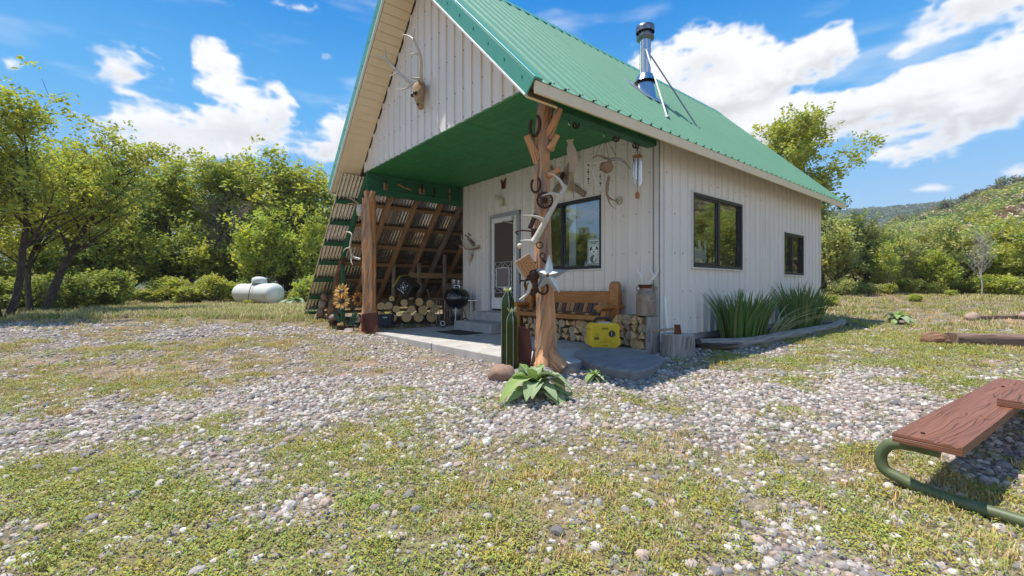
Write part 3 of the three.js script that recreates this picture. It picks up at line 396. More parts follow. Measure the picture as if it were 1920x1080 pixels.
{ // the door: grey frame, white aluminium screen door with scrollwork
  const d = sub('door', cabin); d.userData.label = 'white screen door with scroll grille';
  mesh('frame', [box(0.09, 2.06, 0.14, -4.085, 1.42, -0.02, 0.004), box(0.09, 2.06, 0.14, -3.175, 1.42, -0.02, 0.004), box(1.0, 0.09, 0.14, -3.63, 2.41, -0.021, 0.004)], mat([0.34, 0.37, 0.4], { rough: 0.5, map: T.stain }), d);
  const s = 0.045; mesh('door_leaf', [box(0.085, 1.93, 0.035, -3.995, 1.4, s, 0.006), box(0.085, 1.93, 0.035, -3.265, 1.4, s, 0.006), box(0.645, 0.1, 0.035, -3.63, 2.315, s, 0.006), box(0.645, 0.24, 0.035, -3.63, 0.555, s, 0.006)], M.white, d);
  mesh('screen', box(0.645, 1.6, 0.004, -3.63, 1.47, s, 0.001), M.mesh, d);
  mesh('inner_door', [box(0.8, 1.95, 0.04, -3.63, 1.4, -0.07, 0.004), box(0.42, 0.9, 0.03, -3.63, 1.8, -0.045, 0.004)], mat([0.13, 0.065, 0.04], { map: T.wood, rough: 0.5 }), d);
  const wire = (pts) => tube(spline(pts, 14).map(([x, y]) => [x, y, s + 0.03]), 0.0065, 5), cx = -3.63, cy = 1.12, G = [];
  G.push(tube([[cx - 0.33, 1.42, s + 0.03], [cx + 0.33, 1.42, s + 0.03]], 0.008, 5), tube([[cx - 0.33, 0.78, s + 0.03], [cx + 0.33, 0.78, s + 0.03]], 0.008, 5), tube([[cx - 0.29, 1.42, s + 0.03], [cx - 0.29, 0.78, s + 0.03]], 0.007, 5), tube([[cx + 0.29, 1.42, s + 0.03], [cx + 0.29, 0.78, s + 0.03]], 0.007, 5));
  for (const q of [-1, 1]) for (const w of [-1, 1]) { G.push(wire([[cx + q * 0.27, cy - 0.02 + w * 0.3], [cx + q * 0.2, cy - 0.02 + w * 0.23], [cx + q * 0.12, cy - 0.02 + w * 0.26], [cx + q * 0.05, cy - 0.02 + w * 0.3], [cx + q * 0.02, cy - 0.02 + w * 0.24], [cx + q * 0.06, cy - 0.02 + w * 0.22]])); G.push(wire([[cx + q * 0.27, cy - 0.02 + w * 0.2], [cx + q * 0.23, cy - 0.02 + w * 0.1], [cx + q * 0.28, cy - 0.02 + w * 0.03], [cx + q * 0.24, cy - 0.02 + w * 0.02]])); }
  mesh('scroll_grille', G, mat([0.62, 0.62, 0.6], { rough: 0.4, metal: 0.3 }), d);
  mesh('grille_plate', [box(0.42, 0.4, 0.008, cx, 1.1, s + 0.028, 0.002)], mat([0.2, 0.17, 0.165], { rough: 0.8 }), d);
  mesh('grille_border', [box(0.44, 0.016, 0.012, cx, 1.302, s + 0.032), box(0.44, 0.016, 0.012, cx, 0.898, s + 0.032), box(0.016, 0.42, 0.012, cx - 0.212, 1.1, s + 0.032), box(0.016, 0.42, 0.012, cx + 0.212, 1.1, s + 0.032)], M.white, d);
  mesh('handle', box(0.03, 0.16, 0.03, -3.265, 1.62, s + 0.03, 0.006), M.chrome, d); mesh('latch', tube([[-3.265, 1.42, s + 0.01], [-3.265, 1.4, s + 0.07]], 0.018, 8), M.chrome, d);
  for (const y of [0.72, 2.0]) mesh('hinge', box(0.02, 0.09, 0.03, -4.04, y, s + 0.01, 0.003), M.steel, d);
  mesh('door_closer', [tube([[-3.3, 2.2, s + 0.04], [-3.62, 2.28, s + 0.03]], 0.015, 8), box(0.05, 0.09, 0.03, -3.3, 2.3, s + 0.03, 0.003)], mat([0.4, 0.4, 0.4], { rough: 0.5 }), d);
}
{ // stovepipe on the near slope
  const t = sub('stovepipe', cabin), x = -1.06, z = -1.22; t.userData.label = 'shiny stovepipe with rain cap and two stays';
  mesh('flashing', [flat(lathe([[0.24, -0.28], [0.13, 0.3], [0.12, 0.3]], 20, x, 4.42, z))], M.pipe, t); const pl = box(0.66, 0.012, 0.72, 0, 0, 0, 0.002); turn(pl, 0, 0, -Math.atan(SL)); pl.translate(x + 0.02 + 0.02, 4.42 + 0.025, z); mesh('base_plate', pl, M.galv, t);
  mesh('storm_collar', lathe([[0.2, 0], [0.14, 0.13], [0.105, 0.15]], 20, x, 4.64, z), M.pipe, t);
  mesh('pipe', lathe([[0.1, 4.3], [0.1, 5.2], [0.104, 5.2], [0.104, 5.24], [0.1, 5.24], [0.1, 5.46]], 22, x, 0, z), M.pipe, t);
  mesh('rain_cap', [lathe([[0.1, 5.4], [0.155, 5.43], [0.16, 5.47], [0.15, 5.47]], 22, x, 0, z), lathe([[0.12, 5.47], [0.12, 5.58]], 16, x, 0, z), lathe([[0.165, 5.55], [0.17, 5.62], [0.165, 5.66], [0.0, 5.68]], 22, x, 0, z)], mat([0.2, 0.21, 0.24], { rough: 0.3, metal: 0.9 }), t);
  mesh('stay', [tube([[x + 0.07, 5.2, z + 0.08], [-0.22, roofY(-0.22) + 0.03, -0.56]], 0.014, 7), box(0.06, 0.03, 0.06, -0.2, roofY(-0.2) + 0.03, -0.55, 0.004)], M.white, t);
  mesh('stay', [tube([[x + 0.08, 5.12, z - 0.06], [-0.34, roofY(-0.34) + 0.03, -1.76]], 0.013, 7), box(0.05, 0.03, 0.05, -0.33, roofY(-0.33) + 0.03, -1.76, 0.004)], M.steel, t);
}
// ---------- porch slab, steps, mat ----------
{
  const s = new THREE.Group(); s.name = 'porch_slab'; s.userData.kind = 'structure'; scene.add(s);
  mesh('slab_bay', box(2.62, 0.3, 2.31, -3.95, -0.15, 1.165, 0.012), M.conc, s); mesh('slab_bay', box(2.7, 0.3, 2.31, -1.27, -0.15, 1.165, 0.012), M.conc, s);
  const st = thing('concrete_steps', 'two grey concrete steps below the screen door', 'steps', [-3.72, 0, 0.04]);
  mesh('step', uvm(box(1.3, 0.19, 0.76, 0, 0.097, 0.39, 0.012)), M.concGrey, st); mesh('step', uvm(box(1.12, 0.19, 0.4, 0.09, 0.29, 0.2, 0.012)), M.concGrey, st);
  const g = box(0.86, 0.012, 0.55, -3.74, 0.008, 1.08, 0.004); one('door_mat', g, mat([0.035, 0.032, 0.03], { map: rep(T.mottle, 6), rough: 1, bump: 0.003 }), 'thin black door mat on the slab before the steps', 'mat');
}
// ---------- the open lean-to on the west side ----------
const FACE = VIEW;                                          // a thing turned by this looks at the yard's east corner
const leanY = (x) => 3.16 + 1.05 * (x + 5.54), LA = Math.atan(1.05);
{
  const L = thing('lean_to', 'open lean-to of corrugated metal on wooden rafters beside the porch', 'lean-to');
  const c = Math.cos(LA), s = Math.sin(LA), X0 = -5.5, LEN = 4.02, put = (u, v, n) => [X0 - v * c - n * s, leanY(X0) - v * s + n * c, u];
  let k = 0; for (let z = 2.76; z > -3.4; z -= 0.677, k++) { const sag = (vnoise(k * 3.7, 1, 2) - 0.5) * 0.02; mesh('corrugated_sheet', sheet(z - 0.69, z, () => 0, () => LEN + (k % 3 - 1) * 0.012, (u, v, n) => put(u, v, n + sag * v / LEN), { pitch: 0.0762, prof: wavy(0.0762, 0.03), lift: (k % 2) * 0.004 }), M.corr, L); }
  const purl = [[-5.93, 2.643], [-6.317, 2.247], [-6.724, 1.837], [-7.12, 1.447], [-7.497, 1.057], [-7.896, 0.671], [-8.271, 0.291]];
  purl.forEach(([x], i) => {
    const y = leanY(x) - 0.05; const put2 = (z0, z1, m) => { const g = box(0.085, 0.04, z0 - z1, 0, 0, 0, 0.003); turn(g, 0, 0, LA); g.translate(x + 0.012, y + 0.01, (z0 + z1) / 2); mesh('purlin', g, m, L); };
    put2(2.75, 2.3, M.greenWood); put2(2.3, -3.3, M.lumber);
  });
  const rafter = (z, x0, x1, m, w = 0.14) => mesh('rafter', bar([x0, leanY(x0) - 0.14, z], [x1, leanY(x1) - 0.14, z], 0.075, w), m, L);
  rafter(2.28, -5.42, -6.86, M.greenWood); mesh('post', box(0.09, 1.36, 0.07, -6.86, 0.75, 2.28, 0.005), M.greenWood, L);
  for (const z of [1.63, 1.0, 0.36, -0.2, -0.81, -1.42]) rafter(z, -5.42, -8.1, z === -0.2 ? M.lumberGrey : M.lumber);
  for (const [x, z, h, t] of [[-6.98, 0.95, 1.5, 0.0], [-6.75, 0.36, 1.52, 0.04], [-6.5, -0.25, 1.75, 0], [-6.35, -0.81, 1.9, 0]]) mesh('post', tube([[x - t, -0.02, z], [x - t * 0.5, h * 0.5, z + 0.01], [x, h, z]], [0.058, 0.054, 0.05], 9), M.lumberGrey, L);
  mesh('header_board', box(0.04, 0.14, 3.2, -6.62, 1.2, -0.9, 0.004), M.lumber, L);
}
{ // the weathered snag that stands at the lean-to's front edge
  const r = rng(5), pts = [], rad = []; for (let i = 0; i <= 9; i++) { const t = i / 9; pts.push([mix(-7.45, -6.93, t) + (r() - 0.5) * 0.05, 0.02 + 1.5 * t, 2.3 + (r() - 0.5) * 0.05]); rad.push(mix(0.19, 0.05, t ** 0.8) * (0.9 + r() * 0.25)); }
  const o = thing('weathered_snag', 'rough grey-brown snag leaning in the front of the lean-to', 'snag');
  mesh('trunk', tube(pts, rad, 12, { lump: (i, k, a, L) => 0.78 + 0.5 * vnoise(k * 1.3, L * 4, 7) }), M.cedarDark, o); mesh('root', tube([[-7.45, 0.05, 2.32], [-7.62, 0.06, 2.42], [-7.72, 0.02, 2.5]], [0.1, 0.08, 0.03], 8), M.cedarDark, o);
}
function rockGeo(seed, a, b, c, rough = 0.28, det = 3) {
  const g = new THREE.IcosahedronGeometry(1, det), p = g.attributes.position;
  for (let i = 0; i < p.count; i++) { const v = V(p.getX(i), p.getY(i), p.getZ(i)), n = vnoise(v.x * 1.6 + seed * 3.1, v.y * 1.6 + v.z * 1.3 + seed, seed) * 0.65 + vnoise(v.x * 4 + seed, v.y * 4 - v.z * 3.1, seed + 3) * 0.35; v.multiplyScalar(1 - rough + rough * 2 * n); p.setXYZ(i, v.x * a, v.y * b, v.z * c); }
  g.deleteAttribute('uv'); g.deleteAttribute('normal'); if (det < 2) { g.computeVertexNormals(); return uvm(g); } const s = mergeVertices(g, 1e-4); s.computeVertexNormals(); return uvm(s);
}
function rock(pos, size, m, label, seed, ry = 0) { const g = rockGeo(seed, ...size); g.rotateY(ry); g.translate(...pos); return one('rock', g, m, label, 'rock'); }
// three reddish stones propped against the snag
rock([-7.62, 0.66, 2.47], [0.11, 0.09, 0.08], M.stoneRed, 'uppermost red stone stacked against the weathered snag', 21); rock([-7.68, 0.46, 2.5], [0.13, 0.11, 0.09], M.stonePink, 'pale pink stone in the middle of the snag stack', 22); rock([-7.72, 0.27, 2.52], [0.15, 0.12, 0.1], M.stoneRed, 'lowest red stone stacked against the weathered snag', 23);

// ---------- log posts ----------
function logPost(name, label, pts, rad, m, seed, parts) {
  const o = thing(name, label, 'post'), P = spline(pts, 26), n = P.length, R = P.map((_, i) => { const q = i / (n - 1) * (rad.length - 1), a = Math.floor(q); return mix(rad[a], rad[Math.min(a + 1, rad.length - 1)], q - a); });
  mesh('trunk', tube(P, R, 26, { lump: (i, k, a, L) => 0.66 + 0.26 * vnoise(k * 0.9 + seed, L * 1.6, seed) + 0.34 * Math.pow(vnoise(k * 0.5, L * 1.1 + 3, seed + 5), 2) + 0.12 * Math.sin(k * 1.7 + L * 2) * vnoise(L * 2, k * 0.2, seed + 9) }), m, o);
  for (const [a, b, r0, r1] of parts) mesh('branch_stub', tube(spline([a, a.map((v, i) => (v + b[i]) / 2 + (i === 1 ? -0.01 : 0)), b], 5), [r0, r0 * 0.92, (r0 + r1) / 2, r1, r1], 10, { lump: (i, k, q, L) => 0.85 + 0.3 * vnoise(k, L * 9, seed + 2) }), m, o);
  return o;
}
const PX = -0.06, PZ = 2.29, pf = (l, y, t) => [PX + RGT.x * l - FWD.x * t, y, PZ + RGT.z * l - FWD.z * t];   // l along the yard's view across the post, t out towards the yard
logPost('log_post', 'knotty peeled log post at the porch corner, hung with horseshoes and antler', [pf(0.02, -0.2, 0), pf(0.02, 0.15, 0), pf(0.0, 0.7, 0), pf(-0.02, 1.3, 0), pf(-0.02, 2.0, 0), pf(-0.02, 2.6, 0), pf(0.02, 3.12, 0)], [0.2, 0.145, 0.108, 0.094, 0.09, 0.09, 0.07], M.cedarGrey, 3,
  [[pf(-0.06, 2.35, 0), pf(-0.2, 2.62, 0.1), 0.062, 0.045], [pf(0.04, 2.62, 0), pf(0.17, 2.93, 0.1), 0.06, 0.042], [pf(0.06, 2.48, 0.05), pf(0.15, 2.62, 0.12), 0.05, 0.03], [pf(0.05, 2.18, 0.05), pf(0.17, 2.24, 0.12), 0.04, 0.03], [pf(0.1, 1.02, 0.0), pf(0.2, 1.08, 0.05), 0.045, 0.015], [pf(0.06, 0.12, 0.03), pf(0.2, -0.06, 0.08), 0.1, 0.11], [pf(0.0, 0.14, 0.06), pf(-0.06, -0.1, 0.17), 0.08, 0.1]]);
const LP = [-5.16, 2.33];
logPost('log_post', 'orange forked cedar log post at the left end of the slab', [[LP[0] + 0.02, -0.1, LP[1]], [LP[0], 0.5, LP[1]], [LP[0] + 0.03, 1.3, LP[1]], [LP[0], 2.1, LP[1]], [LP[0] - 0.02, 2.7, LP[1]]], [0.2, 0.16, 0.15, 0.14, 0.13], M.cedar, 8,
  [[[LP[0] - 0.04, 2.6, LP[1]], [LP[0] - 0.07, 2.86, LP[1] + 0.02], 0.075, 0.06], [[LP[0] + 0.03, 2.6, LP[1]], [LP[0] + 0.08, 2.84, LP[1] - 0.06], 0.07, 0.06]]);

// ---------- antlers, skulls and hangings ----------
function antlerGeo(main, r0, tines) { const P = spline(main, 18), g = [tube(P, P.map((_, i) => r0 * (1 - 0.72 * (i / (P.length - 1)) ** 1.3)), 8)]; for (const [pts, r] of tines) { const Q = spline(pts, 8); g.push(tube(Q, Q.map((_, i) => r * (1 - 0.82 * i / (Q.length - 1))), 7)); } return merge(g); }
{
  const s = thing('elk_skull', 'bleached elk skull with branching antlers mounted on the gable', 'skull');
  const head = tube(spline([[-2.8, 4.2, 2.4], [-2.78, 4.08, 2.46], [-2.74, 3.95, 2.48], [-2.7, 3.78, 2.48], [-2.69, 3.72, 2.47]], 10), [0.06, 0.09, 0.1, 0.105, 0.1, 0.085, 0.07, 0.06, 0.055, 0.05, 0.03], 12, { lump: (i, k) => 0.86 + 0.28 * vnoise(k * 1.1, i * 0.7, 4) });
  mesh('cranium', head, M.skull, s); for (const [x, y, z] of [[-2.71, 3.96, 2.565], [-2.83, 3.97, 2.55]]) mesh('eye_socket', new THREE.SphereGeometry(0.034, 10, 8).translate(x, y, z), M.black, s); mesh('nose_opening', new THREE.SphereGeometry(0.024, 8, 6).translate(-2.685, 3.78, 2.528), M.black, s);
  mesh('antler', antlerGeo([[-2.75, 4.17, 2.43], [-2.55, 4.2, 2.55], [-2.38, 4.35, 2.64], [-2.4, 4.55, 2.71], [-2.42, 4.62, 2.74], [-2.3, 4.73, 2.78]], 0.03, [[[[-2.41, 4.6, 2.73], [-2.55, 4.72, 2.76], [-2.74, 4.82, 2.79]], 0.022], [[[-2.4, 4.42, 2.66], [-2.5, 4.44, 2.72], [-2.62, 4.45, 2.73]], 0.019], [[[-2.62, 4.18, 2.5], [-2.6, 4.12, 2.66], [-2.62, 4.14, 2.76]], 0.02]]), M.antler, s);
  mesh('antler', antlerGeo([[-2.84, 4.17, 2.43], [-3.0, 4.25, 2.52], [-3.2, 4.45, 2.62], [-3.42, 4.68, 2.68], [-3.52, 4.78, 2.7], [-3.8, 4.93, 2.75]], 0.03, [[[[-3.5, 4.76, 2.7], [-3.5, 4.88, 2.72], [-3.46, 4.98, 2.73]], 0.02], [[[-3.2, 4.45, 2.62], [-3.3, 4.42, 2.68], [-3.38, 4.44, 2.7]], 0.018], [[[-2.95, 4.2, 2.5], [-3.05, 4.12, 2.6], [-3.2, 4.16, 2.68]], 0.02]]), M.antler, s);
}
{ // on the corner post
  const hs = (pos, r, tilt, label, yaw = 0, m = M.rustDark) => { const P = []; for (let k = 0; k <= 14; k++) { const a = -0.95 + k / 14 * (Math.PI + 1.9); P.push([Math.cos(a) * r * 0.82, -Math.sin(a) * r, 0]); } const g = tube(P, r * 0.17, 6); g.rotateZ(tilt); g.rotateY(FACE + yaw); g.translate(...pos); one('horseshoe', g, m, label, 'horseshoe'); };
  hs(pf(-0.11, 2.72, 0.12), 0.115, 0.1, 'large rusty horseshoe near the top of the corner post', -1.0); hs(pf(-0.1, 2.05, 0.12), 0.085, 0.05, 'rusty horseshoe above the spoked wheel on the corner post', -0.8); hs(pf(-0.05, 1.12, 0.19), 0.085, 0.3, 'rusty horseshoe left of the star on the corner post'); hs(pf(-0.16, 0.93, 0.16), 0.08, -0.2, 'lower left horseshoe below the carved sign'); hs(pf(-0.03, 0.88, 0.2), 0.07, 0.5, 'lowest small horseshoe beside the boot-shaped branch');
  const w = thing('wheel_ornament', 'small rusty spoked iron wheel on the corner post', 'wheel', pf(0.0, 1.87, 0.15), FACE); mesh('rim', new THREE.TorusGeometry(0.085, 0.012, 6, 26), M.rustDark, w); mesh('hub', disc(0.025, 0.02, 0, 0, 0, 10).rotateX(Math.PI / 2), M.rustDark, w); for (let k = 0; k < 14; k++) mesh('spoke', tube([[0.02 * Math.cos(k * 0.449), 0.02 * Math.sin(k * 0.449), 0], [0.085 * Math.cos(k * 0.449), 0.085 * Math.sin(k * 0.449), 0]], 0.005, 4), M.rustDark, w);
  one('shed_antler', antlerGeo([pf(-0.14, 1.38, 0.2), pf(-0.1, 1.44, 0.2), pf(0.0, 1.62, 0.24), pf(0.08, 1.76, 0.27), pf(0.17, 1.92, 0.3), pf(0.23, 2.0, 0.3)], 0.04, [[[pf(0.0, 1.62, 0.24), pf(-0.1, 1.66, 0.3), pf(-0.26, 1.67, 0.34)], 0.026], [[pf(0.17, 1.88, 0.3), pf(0.06, 1.91, 0.33), pf(-0.05, 1.88, 0.34)], 0.024], [[pf(0.21, 1.97, 0.3), pf(0.13, 2.08, 0.32), pf(0.02, 2.14, 0.32)], 0.024], [[pf(-0.14, 1.39, 0.2), pf(-0.2, 1.4, 0.24), pf(-0.28, 1.4, 0.28)], 0.03]]), M.antler, 'large white shed antler fixed across the corner post', 'antler');
  one('iron_ring', new THREE.TorusGeometry(0.03, 0.006, 6, 14).rotateY(FACE).translate(...pf(-0.03, 1.24, 0.19)), M.rustDark, 'iron ring on the corner post just above the star', 'ring'); one('iron_ring', new THREE.TorusGeometry(0.035, 0.006, 6, 14).rotateY(FACE).translate(...pf(-0.06, 1.36, 0.18)), M.rustDark, 'iron ring below the antler base on the corner post', 'ring');
  const b = thing('iron_pulley', 'old iron bracket with hooks left of the antler on the post', 'bracket'); mesh('bracket', bar(pf(-0.17, 1.55, 0.12), pf(-0.1, 1.72, 0.14), 0.02, 0.05), M.rustDark, b); mesh('hook', tube(spline([pf(-0.14, 1.52, 0.14), pf(-0.26, 1.53, 0.15), pf(-0.33, 1.51, 0.16), pf(-0.3, 1.48, 0.16)], 10), 0.009, 6), M.rustDark, b); mesh('plate', box(0.07, 0.1, 0.02).rotateY(FACE).translate(...pf(-0.12, 1.5, 0.16)), M.rustDark, b);
  const st = thing('ball_stake', 'iron rod with a round knob standing left of the post', 'rod'); mesh('rod', tube([pf(-0.28, 0.93, 0.1), pf(-0.28, 1.33, 0.1)], 0.009, 7), M.rustDark, st); mesh('knob', new THREE.SphereGeometry(0.032, 14, 10).translate(...pf(-0.28, 1.36, 0.1)), M.bone, st); mesh('clamp', bar(pf(-0.28, 0.96, 0.1), pf(-0.12, 0.98, 0.06), 0.02, 0.02), M.rustDark, st);
  // sign
  const sg = thing('wooden_sign', 'small tilted wooden sign with carved lettering on the corner post', 'sign', pf(-0.2, 1.13, 0.24), FACE); const cv = document.createElement('canvas'); cv.width = 256; cv.height = 256; const x = cv.getContext('2d'); x.fillStyle = '#c08a55'; x.fillRect(0, 0, 256, 256); for (let k = 0; k < 160; k++) { x.strokeStyle = `rgba(${90 + k % 60},${50 + k % 40},25,0.25)`; x.beginPath(); x.moveTo(0, k * 1.6); x.bezierCurveTo(80, k * 1.6 + 5, 170, k * 1.6 - 6, 256, k * 1.6 + 2); x.stroke(); } x.strokeStyle = '#6d4521'; x.lineWidth = 5; const rr = rng(3); for (let row = 0; row < 4; row++) for (let k = 0; k < 8; k++) { const ax = 26 + k * 27, ay = 40 + row * 52; x.beginPath(); x.moveTo(ax, ay + 22); x.lineTo(ax + rr() * 12, ay + rr() * 10); x.lineTo(ax + 14, ay + 22 - rr() * 8); if (rr() > 0.5) x.lineTo(ax + 4, ay + 12); x.stroke(); }
  const t = new THREE.CanvasTexture(cv); t.colorSpace = THREE.SRGBColorSpace; const bd = new THREE.BoxGeometry(0.19, 0.17, 0.016), face = new THREE.MeshStandardMaterial({ map: t, roughness: 0.7, bumpMap: t, bumpScale: 0.002 }); const o = mesh('board', bd, face, sg); o.rotation.z = -1.02; const e = mesh('backing_slab', box(0.22, 0.19, 0.02, 0, 0, -0.02), mat([0.66, 0.58, 0.45], { map: T.wood, rough: 0.8 }), sg); e.rotation.z = -1.02; e.position.set(-0.014, -0.012, 0);
  // star of galvanised sheet
  const sp = []; for (let k = 0; k < 10; k++) { const a = Math.PI / 2 + k * Math.PI / 5 - 0.06, r = k % 2 ? 0.088 : 0.235; sp.push([Math.cos(a) * r, Math.sin(a) * r]); } const pos = []; for (let k = 0; k < 10; k++) { const [ax, ay] = sp[k], [bx, by] = sp[(k + 1) % 10]; pos.push(ax, ay, 0, bx, by, 0, 0, 0, 0.075); pos.push(bx, by, -0.004, ax, ay, -0.004, 0, 0, -0.004); }
  const sg2 = geo(pos); const so = thing('metal_star', 'galvanized five-pointed barn star on the corner post', 'star', pf(0.03, 1.02, 0.24), FACE - 0.15); mesh('star_body', uvm(sg2), mat([0.62, 0.66, 0.68], { rough: 0.32, metal: 0.6, map: rep(T.galv, 3) }), so); mesh('wing_nut', new THREE.SphereGeometry(0.02, 8, 6).translate(0, 0, 0.08), M.rust, so);
  const sk = thing('tree_root_bundle', 'dark twisted root and iron bundle under the carved sign', 'root'); mesh('root', tube(spline([pf(-0.1, 1.08, 0.16), pf(-0.14, 0.98, 0.22), pf(-0.1, 0.88, 0.22), pf(-0.15, 0.8, 0.19)], 10), [0.05, 0.075, 0.07, 0.06, 0.03], 9, { lump: (i, k) => 0.6 + 0.8 * vnoise(k * 1.7, i * 1.3, 12) }), M.rustDark, sk);
  one('curved_horn', antlerGeo([pf(-0.14, 0.98, 0.2), pf(-0.18, 0.86, 0.22), pf(-0.22, 0.8, 0.24), pf(-0.29, 0.75, 0.26)], 0.026, []), M.bone, 'pale curved horn pointing left below the carved sign', 'horn');
  one('rusty_shovel', merge([extrude([[-0.1, 0], [0.1, 0], [0.12, 0.22], [0.09, 0.46], [-0.03, 0.5], [-0.12, 0.36]], 0.012, 0.003).rotateX(-0.12)]).rotateY(FACE).translate(...pf(-0.26, -0.06, 0.02)), M.rustPlate, 'rusty perforated metal plate leaning left of the corner post', 'plate');
}
{ // hanging from the right beam
  const cord = (a, b, r = 0.003) => tube([a, b], r, 4), bx = -0.12;
  const h1 = thing('hanging_bone', 'long bone with a pale horsehair tassel hanging from the porch beam', 'hanging'); mesh('hook', [tube(spline([[bx, 2.98, 1.79], [bx, 2.93, 1.815], [bx, 2.9, 1.79], [bx, 2.92, 1.765]], 8), 0.006, 6)], M.chrome, h1); mesh('cord', cord([bx, 2.9, 1.79], [bx, 2.7, 1.775]), M.rust, h1);
  mesh('bone', tube(spline([[bx, 2.72, 1.79], [bx, 2.62, 1.77], [bx, 2.45, 1.735], [bx, 2.32, 1.76]], 10), [0.045, 0.03, 0.035, 0.05, 0.06, 0.065, 0.06, 0.05, 0.04, 0.035, 0.03], 10, { lump: (i, k) => 0.75 + 0.5 * vnoise(k, i * 0.6, 5) }), mat([0.52, 0.42, 0.3], { map: rep(T.mottle, 5), rough: 0.8 }), h1);
  const r = rng(9), hair = []; for (let k = 0; k < 46; k++) { const a = r() * 6.28, q = r() * 0.055; hair.push(tube(spline([[bx + 0.01 * Math.cos(a), 2.34, 1.765 + 0.012 * Math.sin(a)], [bx + 0.03 * Math.cos(a), 2.2, 1.765 + 0.035 * Math.sin(a)], [bx + q * Math.cos(a), 2.05 + r() * 0.06, 1.77 + q * 1.4 * Math.sin(a)]], 4), 0.0035, 3)); } mesh('tassel', hair, mat([0.5, 0.37, 0.2], { rough: 0.9 }), h1).userData.kind = 'stuff';
  const m = thing('antler_mobile', 'mobile of deer antlers and beads hanging from the porch beam', 'mobile'), c = [bx, 2.57, 1.06]; mesh('hook', tube(spline([[bx, 2.98, 1.11], [bx, 2.93, 1.13], [bx, 2.9, 1.11], [bx, 2.92, 1.085]], 8), 0.006, 6), M.chrome, m);
  for (const q of [[bx, 2.62, 1.3], [bx + 0.1, 2.66, 1.0], [bx - 0.05, 2.62, 0.95]]) mesh('cord', cord([bx, 2.91, 1.11], q), M.dark, m);
  mesh('antler', antlerGeo([[bx, 2.6, 0.98], [bx + 0.02, 2.62, 1.15], [bx + 0.05, 2.6, 1.32], [bx + 0.05, 2.55, 1.42]], 0.02, []), M.antlerBrown, m); mesh('antler', antlerGeo([[bx, 2.6, 1.02], [bx + 0.05, 2.56, 1.2], [bx + 0.06, 2.5, 1.35], [bx + 0.02, 2.47, 1.5]], 0.019, []), M.antler, m); mesh('antler', antlerGeo([[bx, 2.62, 1.0], [bx + 0.08, 2.63, 0.88], [bx + 0.1, 2.57, 0.74], [bx + 0.1, 2.53, 0.68]], 0.022, []), M.steel, m);
  mesh('antler', antlerGeo([[bx, 2.5, 1.3], [bx - 0.01, 2.4, 1.34], [bx, 2.28, 1.31], [bx, 2.2, 1.2], [bx, 2.17, 1.1]], 0.018, [[[[bx, 2.28, 1.31], [bx, 2.2, 1.26], [bx, 2.12, 1.18]], 0.014]]), M.antler, m); mesh('antler', antlerGeo([[bx, 2.38, 1.02], [bx, 2.25, 1.06], [bx, 2.12, 1.05], [bx, 2.08, 0.92], [bx, 2.07, 0.82]], 0.022, [[[[bx, 2.12, 1.05], [bx, 2.02, 1.0], [bx, 1.97, 0.88]], 0.014]]), M.antlerBrown, m);
  mesh('skull_plate', rockGeo(14, 0.07, 0.1, 0.1, 0.35).translate(bx, 2.52, 1.06), M.antlerBrown, m);
  for (const [z, y0, n] of [[1.44, 2.47, 9], [1.2, 2.45, 13], [1.03, 2.46, 10]]) for (let k = 0; k < n; k++) mesh('bead', new THREE.SphereGeometry(k % 3 ? 0.009 : 0.014, 6, 5).translate(bx, y0 - k * 0.03, z + 0.004 * (k % 2)), k % 4 === 1 ? M.bone : k % 3 ? M.rustDark : M.dark, m);
  const w = thing('wind_chime', 'wind chime of silver tubes with orange wooden top and sail', 'wind chime'), z = 0.374; mesh('hook', tube(spline([[bx, 2.98, z], [bx, 2.92, z + 0.03], [bx, 2.88, z], [bx, 2.91, z - 0.03]], 8), 0.007, 6), M.rustDark, w); const wd = mat([0.5, 0.17, 0.05], { map: T.wood, rough: 0.5 });
  for (const a of [0, 2.1, 4.2]) mesh('cord', cord([bx, 2.88, z], [bx + 0.05 * Math.cos(a), 2.79, z + 0.05 * Math.sin(a)]), M.dark, w); mesh('top_disc', disc(0.07, 0.022, bx, 2.78, z), wd, w); for (let k = 0; k < 6; k++) { const a = k * 1.047 + 0.3, L = [0.42, 0.33, 0.28, 0.36, 0.3, 0.38][k]; mesh('tube', lathe([[0.012, -L], [0.012, 0], [0.01, 0]], 10, bx + 0.055 * Math.cos(a), 2.755, z + 0.055 * Math.sin(a)), M.chrome, w); } mesh('cord', cord([bx, 2.77, z], [bx, 2.24, z]), M.dark, w); mesh('sail', extrude([[-0.025, 0], [0.025, 0], [0.03, 0.07], [0, 0.11], [-0.03, 0.07]], 0.01, 0.002).rotateY(FACE).translate(bx, 2.17, z), wd, w);
  [[2.0, 'first'], [1.62, 'second'], [0.8, 'third'], [0.34, 'fourth']].forEach(([q, n]) => { const k = thing('iron_shackle', 'rusty iron shackle on the right beam, ' + n + ' from the corner post', 'shackle', [-0.17, 2.97, q]); mesh('bow', new THREE.TorusGeometry(0.04, 0.012, 6, 12).rotateY(0.7).translate(0, -0.01, 0), M.rustDark, k); mesh('pin', bar([-0.05, 0, -0.07], [0.03, 0.01, 0.06], 0.02, 0.03), M.rustDark, k); });
}
